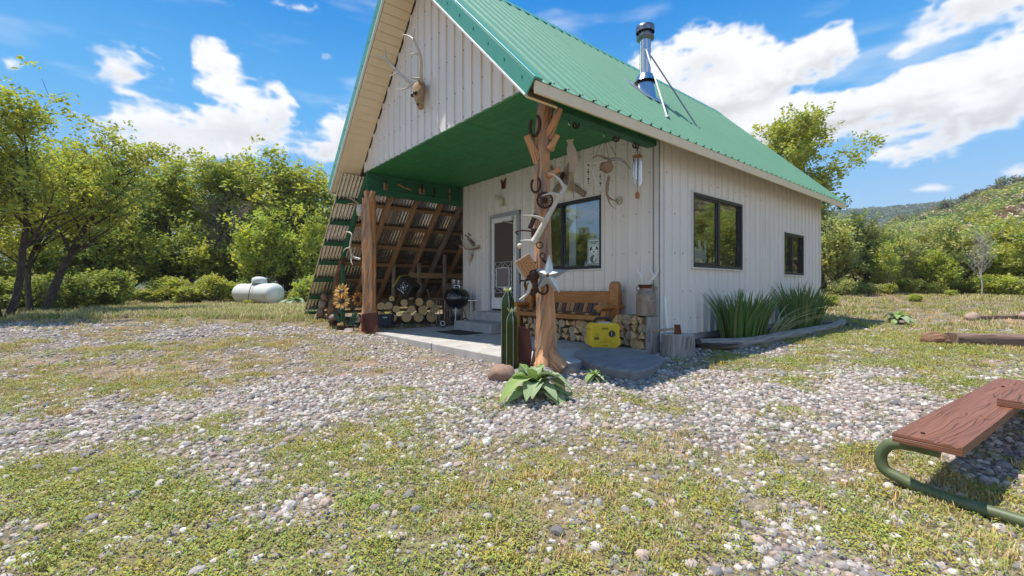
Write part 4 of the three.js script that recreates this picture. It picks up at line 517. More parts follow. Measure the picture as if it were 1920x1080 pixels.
{ // on the left beam
  const B = -5.235;
  const p1 = thing('wooden_pulley', 'wooden pulley nearest the post on the left beam', 'pulley', [B, 3.0, 1.96]); mesh('cheek', box(0.03, 0.14, 0.08, 0.03, 0, 0), M.lumber, p1); mesh('strap', box(0.012, 0.2, 0.02, 0.052, 0.05, 0), M.rustDark, p1);
  const p2 = thing('singletree', 'wooden yoke bar with iron hooks on the left beam', 'bar', [B, 3.04, 1.52]); mesh('wooden_bar', tube([[0.03, 0.05, 0.17], [0.03, 0, 0], [0.03, -0.03, -0.17]], [0.014, 0.022, 0.014], 8), M.lumber, p2); mesh('hook', tube(spline([[0.03, 0.09, 0], [0.05, 0.04, 0.02], [0.05, -0.02, 0]], 6), 0.008, 6), M.rustDark, p2);
  const p3 = thing('wooden_pulley', 'wide wooden pulley block in the middle of the left beam', 'pulley', [B, 3.02, 1.12]); mesh('cheek', box(0.04, 0.12, 0.13, 0.03, 0, 0), M.lumber, p3); mesh('strap', box(0.012, 0.2, 0.03, 0.058, 0.05, 0), M.rustDark, p3);
  const p4 = thing('iron_hook', 'dark curved iron hook on the left beam', 'hook', [B, 3.03, 0.79]); mesh('shank', tube(spline([[0.03, 0.12, 0], [0.04, 0, 0], [0.05, -0.1, 0.03], [0.05, -0.07, 0.06]], 8), 0.013, 6), M.rustDark, p4); mesh('plate', box(0.015, 0.1, 0.04, 0.01, 0.06, 0), M.rustDark, p4);
  const p5 = thing('wooden_cleat', 'slim wooden cleat by the wall on the left beam', 'cleat', [B, 3.03, 0.4]); mesh('bar', tube([[0.03, 0.14, 0], [0.03, 0, 0], [0.03, -0.14, 0]], [0.012, 0.02, 0.01], 7), M.lumber, p5); mesh('strap', box(0.012, 0.03, 0.06, 0.05, 0.02, 0), M.rustDark, p5);
}
{ // on the front wall
  const mo = thing('metal_moth', 'rust-red metal moth high on the wall above the door light', 'ornament', [-3.67, 3.06, 0.03]); const wing = (q) => extrude([[0, 0.02], [q * 0.05, 0.11], [q * 0.09, 0.12], [q * 0.06, 0], [q * 0.05, -0.09], [q * 0.01, -0.1]].slice(0), 0.006, 0.001); mesh('wing', wing(1), M.rust, mo); mesh('wing', wing(-1), M.rust, mo); mesh('body', tube([[0, 0.05, 0.012], [0, -0.09, 0.012]], [0.012, 0.006], 6), M.rustDark, mo);
  const li = thing('flood_light', 'cream twin-head motion flood light above the screen door', 'light', [-3.71, 2.7, 0.02]); const cream = mat([0.7, 0.64, 0.46], { rough: 0.5 }); mesh('base', disc(0.05, 0.03, 0, 0.06, 0.015).rotateX(0), cream, li); mesh('head', lathe([[0, -0.06], [0.04, -0.05], [0.05, 0.05], [0.02, 0.07]], 14, 0, 0, 0).rotateX(1.1).translate(-0.07, 0.09, 0.08), cream, li); mesh('sensor', [box(0.09, 0.13, 0.07, 0.02, -0.03, 0.05)], cream, li); mesh('arm', tube([[0, 0.06, 0.02], [-0.05, 0.08, 0.06]], 0.014, 7), cream, li);
  const r2 = thing('wall_rosette', 'round bone-coloured ornament right of the front window top', 'ornament', [-0.72, 2.27, 0.03]); mesh('disc', disc(0.065, 0.03, 0, 0, 0, 18).rotateX(Math.PI / 2), M.bone, r2); for (const [x, y] of [[-0.02, 0.02], [0.025, 0.01], [0, -0.03]]) mesh('mark', new THREE.SphereGeometry(0.013, 6, 5).translate(x, y, 0.014), M.dark, r2);
  const xb = thing('crossed_boards', 'pair of crossed weathered boards over the front window', 'boards'); mesh('board', bar([-2.33, 3.13, 0.04], [-1.42, 2.48, 0.04], 0.03, 0.1), M.lumberGrey, xb); mesh('board', bar([-1.58, 3.2, 0.075], [-2.12, 2.63, 0.075], 0.03, 0.1), M.lumberGrey, xb); mesh('iron_band', bar([-1.92, 2.85, 0.1], [-1.84, 2.92, 0.1], 0.02, 0.1), M.rustDark, xb);
  const dm = thing('antler_rack', 'wall rack of antler and iron with a hanging jawbone left of the door', 'antler rack'); mesh('board', bar([-5.0, 2.06, 0.03], [-4.72, 1.84, 0.03], 0.03, 0.09), M.lumberGrey, dm); mesh('antler', antlerGeo([[-4.52, 1.83, 0.05], [-4.7, 1.8, 0.12], [-4.92, 1.88, 0.16], [-5.1, 2.03, 0.14], [-5.16, 2.12, 0.1]], 0.024, [[[[-4.9, 1.86, 0.16], [-5.02, 1.82, 0.2], [-5.12, 1.9, 0.22]], 0.016]]), M.antler, dm); mesh('antler', antlerGeo([[-4.52, 1.8, 0.05], [-4.74, 1.76, 0.1], [-4.95, 1.8, 0.14], [-5.08, 1.9, 0.12]], 0.02, []), M.antlerBrown, dm); for (const [x, y] of [[-4.97, 2.08], [-4.86, 2.1], [-4.73, 1.92]]) mesh('hook', tube(spline([[x, y, 0.04], [x, y + 0.01, 0.1], [x, y + 0.05, 0.12]], 5), 0.012, 6), M.rustDark, dm); mesh('jawbone', tube(spline([[-4.84, 1.68, 0.05], [-4.88, 1.58, 0.07], [-4.9, 1.46, 0.06]], 8), [0.03, 0.05, 0.065, 0.07, 0.06, 0.05, 0.035, 0.03, 0.02], 9), M.bone, dm); mesh('cord', tube([[-4.76, 1.8, 0.06], [-4.74, 1.6, 0.05]], 0.006, 4), M.dark, dm);
}
// small antlers and skull on the left post
one('shed_antler', antlerGeo([[-5.2, 1.46, 2.5], [-5.34, 1.52, 2.6], [-5.32, 1.75, 2.66], [-5.28, 1.95, 2.64], [-5.36, 2.02, 2.66]], 0.026, [[[[-5.3, 1.7, 2.66], [-5.4, 1.66, 2.74], [-5.44, 1.6, 2.76]], 0.018], [[[-5.33, 1.55, 2.62], [-5.26, 1.42, 2.66], [-5.18, 1.34, 2.66]], 0.02], [[[-5.3, 1.98, 2.64], [-5.42, 2.02, 2.7], [-5.5, 2.0, 2.72]], 0.016]]), M.antler, 'white shed antler tied to the left cedar post', 'antler');
{ const s = thing('deer_skull', 'small deer skull with short antlers atop the left cedar post', 'skull'); mesh('cranium', rockGeo(31, 0.07, 0.13, 0.07, 0.2).translate(-5.27, 2.46, 2.48), M.bone, s); mesh('antler', antlerGeo([[-5.3, 2.55, 2.48], [-5.4, 2.6, 2.6], [-5.5, 2.58, 2.7]], 0.02, []), M.skull, s); mesh('antler', antlerGeo([[-5.24, 2.56, 2.5], [-5.34, 2.68, 2.62], [-5.46, 2.7, 2.66]], 0.02, []), M.skull, s); }
// ---------- bench and firewood ----------
{
  const b = thing('rustic_bench', 'varnished rustic log bench with slatted seat under the front window', 'bench'), x0 = -2.72, x1 = -0.62;
  const plank = (a, c, w, h, m, name) => mesh(name, bar(a, c, w, h, 0.015), m, b);
  plank([x0 + 0.1, 0.415, 0.5], [x1 - 0.05, 0.415, 0.5], 0.07, 0.085, M.varnish, 'seat_rail'); plank([x0 + 0.1, 0.4, 0.14], [x1 - 0.05, 0.4, 0.14], 0.06, 0.08, M.varnish, 'seat_rail');
  for (let k = 0; k < 19; k++) { const x = x0 + 0.2 + k * 0.098; mesh('seat_slat', box(0.088, 0.024, 0.42, x, 0.472 + 0.004 * (k % 2), 0.31, 0.005), k % 3 === 1 ? M.lumber : M.varnishDark, b); }
  mesh('backrest', bar([x0 + 0.02, 0.71, 0.11], [x1 + 0.02, 0.725, 0.11], 0.075, 0.215, 0.02), M.varnish, b);
  for (let k = 0; k < 20; k++) { const x = x0 + 0.16 + k * 0.098; mesh('back_slat', bar([x, 0.47, 0.19], [x, 0.64, 0.13], 0.084, 0.024, 0.004), k % 4 === 1 ? M.varnish : k % 3 === 1 ? M.lumber : M.varnishDark, b); }
  for (const [x, s] of [[x0 + 0.1, -1], [x1 - 0.02, 1]]) {
    const p = extrude([[-0.1, 0.36], [0.11, 0.36], [0.13, 0.7], [0.11, 0.92], [0.0, 0.96], [-0.1, 0.9]], 0.12, 0.02); p.rotateY(-Math.PI / 2 + 0.5); p.translate(x + 0.04, 0, 0.16); mesh('back_post', uvm(flat(p), 1), M.varnish, b);
    const A = spline([[x - s * 0.02, 0.585, 0.6], [x, 0.59, 0.35], [x + s * 0.04, 0.6, 0.1]], 8), g = tube(A, [0.085, 0.1, 0.108, 0.108, 0.105, 0.1, 0.1, 0.095, 0.085], 12, { lump: (i, k) => 0.9 + 0.2 * vnoise(k, i * 0.5, 8) }); g.translate(0, -0.59, 0); g.scale(1, 0.46, 1); g.translate(0, 0.585, 0); mesh('armrest', g, M.varnish, b);
    mesh('leg', bar([x - s * 0.02, 0.0, 0.56], [x, 0.56, 0.47], 0.06, 0.085), M.varnish, b); mesh('leg', bar([x, 0.0, 0.06], [x, 0.42, 0.14], 0.06, 0.085), M.varnish, b); mesh('arm_support', bar([x, 0.4, 0.42], [x, 0.56, 0.42], 0.05, 0.07), M.lumberGrey, b);
  }
}
{ // split firewood below and beside the bench: every billet is a thing
  const r = rng(77), variants = [];
  for (let k = 0; k < 7; k++) {
    const n = k % 3 === 0 ? 4 : 3, R = 0.062 + r() * 0.02, pts = []; for (let i = 0; i < n; i++) { const a = i / n * 6.283 + (r() - 0.5) * 0.7; pts.push([Math.cos(a) * R * (0.8 + r() * 0.4), Math.sin(a) * R * (0.75 + r() * 0.4)]); }
    if (k === 6 || k === 3) { pts.length = 0; for (let i = 0; i < 9; i++) { const a = i / 9 * 6.283; pts.push([Math.cos(a) * R, Math.sin(a) * R * 0.95]); } }
    const g = uvm(flat(extrude(pts, 0.3, 0.006)), 2); g.translate(0, 0, -0.15); variants.push([g, k === 3 ? M.splitGrey : M.split]);
  }
  const bill = (x, y, z, rz, ry, label, group, k) => { const [g, m] = variants[k % variants.length]; const o = one('firewood_billet', g, k % 5 === 2 ? M.splitGrey : k % 7 === 4 ? M.cut : m, label, 'firewood', group); o.position.set(x, y, z); o.rotation.set(0, ry, rz); };
  let k = 0; for (let row = 0; row < 3; row++) for (let x = -2.5 + (row % 2) * 0.06; x < -0.75; x += 0.118) bill(x + (r() - 0.5) * 0.02, 0.07 + row * 0.112 + (r() - 0.5) * 0.014, 0.29 + (r() - 0.5) * 0.06, r() * 6.28, (r() - 0.5) * 0.25, 'split firewood billet stacked under the rustic bench', 'split firewood under the bench', k++);
  for (let row = 0; row < 4; row++) for (let x = -0.56; x < 0.0; x += 0.118) bill(x + (r() - 0.5) * 0.02, 0.07 + row * 0.112 + (r() - 0.5) * 0.014, 0.2 + (r() - 0.5) * 0.05, r() * 6.28, (r() - 0.5) * 0.4, 'split firewood billet in the stack under the milk can', 'split firewood under the milk can', k++);
  const kd = bar([-0.5, 0.14, 0.4], [-0.36, 0.44, 0.42], 0.018, 0.02); one('kindling_stick', kd, M.split, 'thin pale stick leaning on the firewood left of the milk can', 'stick');
  for (let j = 0; j < 5; j++) bill(-2.82 + (j % 2) * 0.03, 0.07 + j * 0.105, 0.24, r() * 6, 0.1, 'split firewood billet piled at the left end of the bench', 'split firewood left of the bench', k++);
}
{
  const g = thing('generator', 'yellow portable inverter generator on the slab before the bench', 'generator', [-0.42, 0, 0.77], FACE + 0.1); const yel = mat([0.8, 0.54, 0.02], { rough: 0.38 }), W = 0.215, H = 0.37;
  const out = [[-W + 0.06, 0.03], [W - 0.06, 0.03], [W, 0.08], [W, 0.15], [W - 0.015, 0.17], [W - 0.015, 0.29], [W, 0.31], [W - 0.05, H], [-W + 0.05, H], [-W, 0.31], [-W + 0.015, 0.29], [-W + 0.015, 0.17], [-W, 0.15], [-W, 0.08]];
  const body = extrude(out, 0.2, 0.012); body.translate(0, 0, -0.11); mesh('body', uvm(flat(body)), yel, g); const inner = extrude(out.map(([x, y]) => [x * 0.97, 0.2 + (y - 0.2) * 0.97]), 0.05, 0.004); inner.translate(0, 0, -0.16); mesh('rear_cover', flat(inner), M.black, g);
  const cv = document.createElement('canvas'); cv.width = cv.height = 256; const x = cv.getContext('2d'); x.fillStyle = '#d8b91c'; x.fillRect(0, 0, 256, 256); x.fillStyle = '#1c1a12'; x.fillRect(92, 20, 66, 20); x.fillStyle = '#d8b91c'; for (let k = 0; k < 6; k++) x.fillRect(97 + k * 10, 25, 5, 10); x.fillStyle = '#6a5a14'; for (let k = 0; k < 4; k++) x.fillRect(18, 88 + k * 14, 40, 5); x.fillStyle = '#2b2714'; x.fillRect(4, 138, 56, 24); x.fillStyle = '#8b7a1c'; for (let k = 0; k < 4; k++) x.fillRect(8 + k * 13, 146, 9, 8); x.fillStyle = '#7a6818'; x.fillRect(100, 178, 44, 5); x.fillRect(100, 192, 40, 5); x.fillStyle = '#2b2714'; x.fillRect(78, 232, 8, 10); x.fillRect(92, 234, 60, 7); x.strokeStyle = '#8d7816'; x.lineWidth = 3; x.beginPath(); x.moveTo(60, 200); x.lineTo(110, 160); x.lineTo(150, 160); x.lineTo(200, 200); x.stroke();
  const t = new THREE.CanvasTexture(cv); t.colorSpace = THREE.SRGBColorSpace; mesh('front_label', new THREE.BoxGeometry(0.34, 0.3, 0.003).translate(0, 0.19, 0.1035), new THREE.MeshStandardMaterial({ map: t, roughness: 0.45 }), g);
  mesh('starter_recess', new THREE.CylinderGeometry(0.05, 0.054, 0.012, 6).rotateX(Math.PI / 2).translate(0.095, 0.23, 0.108), M.black, g); mesh('starter_grip', box(0.014, 0.07, 0.016, 0.085, 0.23, 0.12).rotateZ(0), M.steel, g);
  for (let k = 0; k < 4; k++) { const rib = box(0.16, 0.012, 0.012, 0, 0, 0.107, 0.003); rib.rotateZ((k % 2 ? 1 : -1) * 0.62); rib.translate((k % 2 ? -1 : 1) * 0.075, k < 2 ? 0.1 : 0.135, 0); mesh('front_rib', rib, yel, g); }
  mesh('carry_handle', tube(spline([[-0.13, 0.36, -0.03], [-0.1, 0.43, -0.03], [0, 0.445, -0.03], [0.1, 0.43, -0.03], [0.13, 0.36, -0.03]], 16), 0.019, 8), M.black, g); mesh('control_panel', box(0.17, 0.03, 0.09, -0.01, 0.385, 0.05), mat([0.45, 0.45, 0.43], { rough: 0.5 }), g); for (const [q, w] of [[-0.14, -0.08], [0.14, -0.08], [-0.14, 0.05], [0.14, 0.05]]) mesh('foot', disc(0.02, 0.03, q, 0.015, w, 10), M.black, g);
}
{
  const c = thing('milk_can', 'dented grey milk can on top of the firewood stack', 'milk can', [-0.1, 0.475, 0.2]); const cm = mat([0.42, 0.4, 0.36], { map: rep(T.rust, 2), rough: 0.65, metal: 0.35 });
  mesh('body', lathe([[0, 0], [0.13, 0], [0.135, 0.01], [0.135, 0.2], [0.138, 0.205], [0.135, 0.21], [0.135, 0.3], [0.139, 0.305], [0.135, 0.312], [0.115, 0.345], [0.09, 0.37], [0.085, 0.4]], 26), cm, c); mesh('collar', lathe([[0.085, 0.4], [0.09, 0.42], [0.115, 0.45], [0.12, 0.455], [0.108, 0.45], [0.08, 0.42]], 22), M.rust, c); for (const s of [-1, 1]) mesh('handle', tube(spline([[s * 0.1, 0.36, 0.02], [s * 0.145, 0.39, 0.03], [s * 0.14, 0.42, 0.03], [s * 0.1, 0.42, 0.02]], 8), 0.008, 6).rotateY(FACE), cm, c);
  const a = thing('deer_antlers', 'white forked deer antlers standing in the milk can', 'antlers', [-0.1, 0.88, 0.2], FACE); for (const s of [-1, 1]) mesh('antler', antlerGeo([[s * 0.01, -0.05, 0], [s * 0.04, 0.05, 0.0], [s * 0.1 + 0.02, 0.16, 0.02], [s * 0.15 + 0.02, 0.25, 0.03], [s * 0.15 + 0.02, 0.33, 0.04]], 0.027, [[[[s * 0.1 + 0.02, 0.17, 0.02], [s * 0.07, 0.27, 0.0], [s * 0.03 + 0.02, 0.33, -0.02]], 0.02]]), mat([0.85, 0.82, 0.74], { map: rep(T.mottle, 6), rough: 0.5 }), a);
  one('upright_log', tube([[0.09, -0.05, 0.3], [0.092, 0.2, 0.3], [0.09, 0.47, 0.3]], 0.1, 18, { lump: (i, k) => 0.88 + 0.24 * vnoise(k * 1.1, 2, 5) }), M.grey, 'weathered grey log standing on end beside the milk can stack', 'log');
  const ax = thing('splitting_maul', 'tool with a long white handle leaning at the cabin corner', 'maul'); mesh('handle', tube(spline([[0.3, 0.0, 0.24], [0.26, 0.25, 0.21], [0.2, 0.55, 0.15], [0.16, 0.76, 0.1]], 10), [0.018, 0.019, 0.018, 0.018, 0.018, 0.018, 0.018, 0.019, 0.021, 0.024, 0.02], 9), M.white, ax); mesh('head', box(0.07, 0.06, 0.17, 0.31, -0.01, 0.24, 0.008), M.rustDark, ax);
  const cb = thing('chopping_block', 'weathered grey chopping block at the cabin corner', 'block', [0.47, -0.06, 0.3]); mesh('bark', tube([[0, -0.04, 0], [0, 0.1, 0], [0, 0.318, 0]], [0.225, 0.22, 0.215], 30, { open: 1, lump: (i, k) => 0.93 + 0.1 * vnoise(k * 0.9, 3, 6) }), M.grey, cb); mesh('top', disc(0.208, 0.02, 0, 0.312, 0, 30), mat([0.5, 0.47, 0.42], { map: rep(T.ring, 2.2), rough: 0.9 }), cb);
  const hg = thing('hatchet', 'rusty hatchet with a wooden handle stuck in the chopping block', 'hatchet', [0.5, 0.258, 0.36], FACE); mesh('head', extrude([[-0.03, 0], [0.045, 0], [0.05, 0.03], [0.035, 0.13], [-0.03, 0.13]], 0.032, 0.003).translate(-0.01, 0, 0), M.rust, hg); mesh('handle', tube(spline([[-0.02, 0.075, 0.016], [-0.14, 0.068, 0.016], [-0.24, 0.06, 0.016], [-0.33, 0.035, 0.016]], 8), [0.014, 0.014, 0.014, 0.014, 0.016, 0.017, 0.018, 0.02, 0.024], 8), mat([0.42, 0.3, 0.2], { map: T.wood, rough: 0.7 }), hg);
}
{ // flagstone by the corner post and the loose rocks
  const s = extrude([[-0.16, 1.62], [-0.4, 1.3], [-0.42, 0.95], [-0.15, 0.75], [0.2, 0.72], [0.62, 0.86], [0.84, 1.45], [0.9, 1.86], [0.7, 1.95], [0.34, 1.92]].flatMap(([x, z], i, A) => { const [x2, z2] = A[(i + 1) % A.length]; return [0, 1, 2, 3].map((q) => [mix(x, x2, q / 4) + (q ? (vnoise(i * 3.1 + q, 2, 9) - 0.5) * 0.07 : 0), mix(z, z2, q / 4) + (q ? (vnoise(i * 2.7 + q, 5, 9) - 0.5) * 0.07 : 0)]); }).map(([x, z]) => [x, -z]), 0.075, 0.018); s.rotateX(-Math.PI / 2); s.rotateZ(-0.03); s.translate(0, -0.06, 0); one('flagstone', uvm(flat(s)), M.stone, 'large flat grey flagstone beside the corner post', 'flagstone');
  rock([-0.14, -0.08, 2.84], [0.15, 0.12, 0.12], M.stoneRed, 'rough red rock at the foot of the metal cactus', 41, 0.4); rock([-0.32, -0.02, 2.5], [0.09, 0.15, 0.09], M.stoneRed, 'upright red rock behind the metal cactus', 42); rock([-0.34, 0.17, 2.5], [0.085, 0.07, 0.08], M.stoneRed, 'small red rock balanced on top of another behind the cactus', 43); rock([0.12, -0.1, 2.12], [0.17, 0.1, 0.12], M.stonePink, 'smooth tan rock between the flagstone and the broad-leaved plant', 44, 0.8); rock([0.13, -0.09, 2.5], [0.2, 0.09, 0.15], M.stone, 'grey rock at the foot of the corner post', 45, 0.7); rock([-0.02, -0.1, 2.68], [0.13, 0.08, 0.11], M.stone, 'small grey rock between the cactus and the post', 46); rock([0.5, -0.12, 1.98], [0.2, 0.06, 0.09], M.stoneRed, 'low red rock under the near edge of the flagstone', 47, 0.6);
}
{ // sheet metal cactus
  const c = thing('metal_cactus', 'dark green sheet metal cactus sculpture by the corner post', 'sculpture', [-0.3, -0.12, 2.64], FACE); const gm = mat([0.03, 0.05, 0.012], { rough: 0.25, metal: 0.55, map: rep(T.mottle, 2) }), edge = mat([0.42, 0.44, 0.36], { rough: 0.4, metal: 0.5 }), lime = mat([0.17, 0.26, 0.03], { rough: 0.35, metal: 0.4 });
  const col = (x, z, h, r, y0) => { const P = [], R = []; for (let i = 0; i <= 14; i++) { const t = i / 14; P.push([x, y0 + h * t, z]); R.push(r * (t > 0.86 ? Math.sqrt(1 - ((t - 0.86) / 0.145) ** 2) * 0.96 + 0.04 : 1)); } mesh('stem', tube(P, R, 40, { lump: (i, k, a) => 0.78 + 0.22 * Math.abs(Math.cos(a * 2.5 + 0.6)) }), gm, c); for (let k = 0; k < 5; k++) { const a = k * 1.2566 + 0.24; const q = P.map(([px, py, pz], i) => [px + Math.sin(a) * R[i] * 1.0, py, pz + Math.cos(a) * R[i] * 1.0]); mesh('rib_edge', tube(q, 0.004, 4), k % 2 ? lime : edge, c); } mesh('bud', new THREE.SphereGeometry(r * 0.36, 14, 10).translate(x, y0 + h + r * 0.22, z), mat([0.2, 0.28, 0.06], { rough: 0.6 }), c); for (let k = 0; k < 5; k++) { const a = k * 1.2566, g = extrude([[0, 0], [0.02, 0.02], [0.0, 0.06], [-0.02, 0.02]], 0.002, 0); g.rotateX(0.5); g.translate(0, r * 0.15, r * 0.4); g.rotateY(a); g.translate(x, y0 + h, z); mesh('petal', g, mat([0.55, 0.6, 0.4], { rough: 0.4, metal: 0.3 }), c); } };
  col(0, 0, 0.95, 0.078, 0); col(0.05, 0.085, 0.72, 0.066, 0); mesh('foot_plate', box(0.26, 0.01, 0.26, 0.02, 0.0, 0.04), M.rustDark, c);
}
{ // metal sunflowers in a pot by the left post
  const s = thing('metal_sunflowers', 'three yellow metal sunflowers on green stems by the left cedar post', 'sculpture', [-5.78, -0.03, 2.62], FACE), yel = mat([0.7, 0.4, 0.06], { rough: 0.45, metal: 0.3, map: rep(T.rust, 4) }), yel2 = mat([0.75, 0.55, 0.2], { rough: 0.45, metal: 0.3 }), dk = mat([0.06, 0.035, 0.03], { rough: 0.5, metal: 0.3 }), gr = mat([0.02, 0.09, 0.05], { rough: 0.4, metal: 0.3 });
  for (const [x, y, z, r, tx, ty] of [[-0.02, 0.83, 0.06, 0.19, -0.35, -0.3], [0.0, 0.64, 0.13, 0.19, -0.2, 0.1], [0.29, 0.68, 0.05, 0.16, -0.1, 1.1]]) {
    const f = sub('flower', s); f.position.set(x, y, z); f.rotation.set(tx, ty, 0);
    for (let k = 0; k < 20; k++) { const a = k / 20 * 6.283, g = extrude([[-0.004, 0.06], [0.004, 0.06], [0.026, r * 0.7], [0, r], [-0.026, r * 0.7]], 0.003, 0); g.rotateX(k % 2 ? 0.32 : 0.1); g.rotateZ(a); mesh('petal', g, k % 2 ? yel : yel2, f); } mesh('flower_head', new THREE.SphereGeometry(0.058, 16, 12).scale(1, 1, 0.6).translate(0, 0, 0.015), dk, f);
    mesh('stem', tube(spline([[x * 0.3, 0, 0], [x * 0.5 + 0.02, 0.3, 0.01], [x, y - 0.02, z - 0.03]], 8), 0.012, 7), gr, s);
  }
  for (const [x, y, a] of [[-0.08, 0.2, 0.6], [0.1, 0.14, -0.9], [0.16, 0.2, -0.5], [-0.05, 0.35, 0.3]]) { const g = extrude([[0, 0], [0.05, 0.08], [0.03, 0.2], [0, 0.26], [-0.03, 0.2], [-0.05, 0.08]], 0.004, 0); g.rotateZ(a); g.translate(x, y, 0.02); mesh('leaf', g, gr, s); } mesh('pot', lathe([[0, -0.02], [0.1, -0.02], [0.15, 0.03], [0.16, 0.12], [0.15, 0.12], [0.13, 0.06], [0, 0.06]], 18).scale(1.3, 1, 0.8), M.rustDark, s);
  const b = thing('stone_figure', 'round stone ball on a rusty pedestal left of the sunflowers', 'ornament', [-6.1, 0.0, 2.74]); mesh('ball', rockGeo(52, 0.09, 0.08, 0.09, 0.06).translate(0, 0.24, 0), mat([0.3, 0.19, 0.16], { map: T.mottle, rough: 0.8 }), b); mesh('pedestal', lathe([[0.13, -0.03], [0.12, 0.04], [0.07, 0.1], [0.11, 0.17], [0.09, 0.18], [0, 0.18]], 14), M.rustDark, b);
  rock([-5.5, 0.0, 2.62], [0.12, 0.06, 0.09], M.stone, 'small grey stone beside the plough plate at the left post', 53); rock([-5.32, -0.02, 2.66], [0.1, 0.05, 0.08], M.stonePink, 'small pale stone at the foot of the left post', 54);
  const p = thing('plough_plate', 'angular rusty plough share leaning on the left cedar post', 'plough share', [-5.0, -0.03, 2.44], FACE); mesh('share', extrude([[-0.13, 0.06], [0.06, 0.0], [0.19, 0.24], [0.17, 0.44], [-0.12, 0.4], [-0.14, 0.36]], 0.02, 0.004).rotateX(-0.1).translate(0.06, 0, 0.1), M.rustPlate, p); mesh('point', tube(spline([[-0.06, 0.34, 0.14], [-0.03, 0.24, 0.17], [0.03, 0.1, 0.18], [0.06, 0.0, 0.16]], 8), [0.03, 0.034, 0.036, 0.034, 0.03, 0.028, 0.024, 0.02, 0.015], 8), M.rustPlate, p);
}
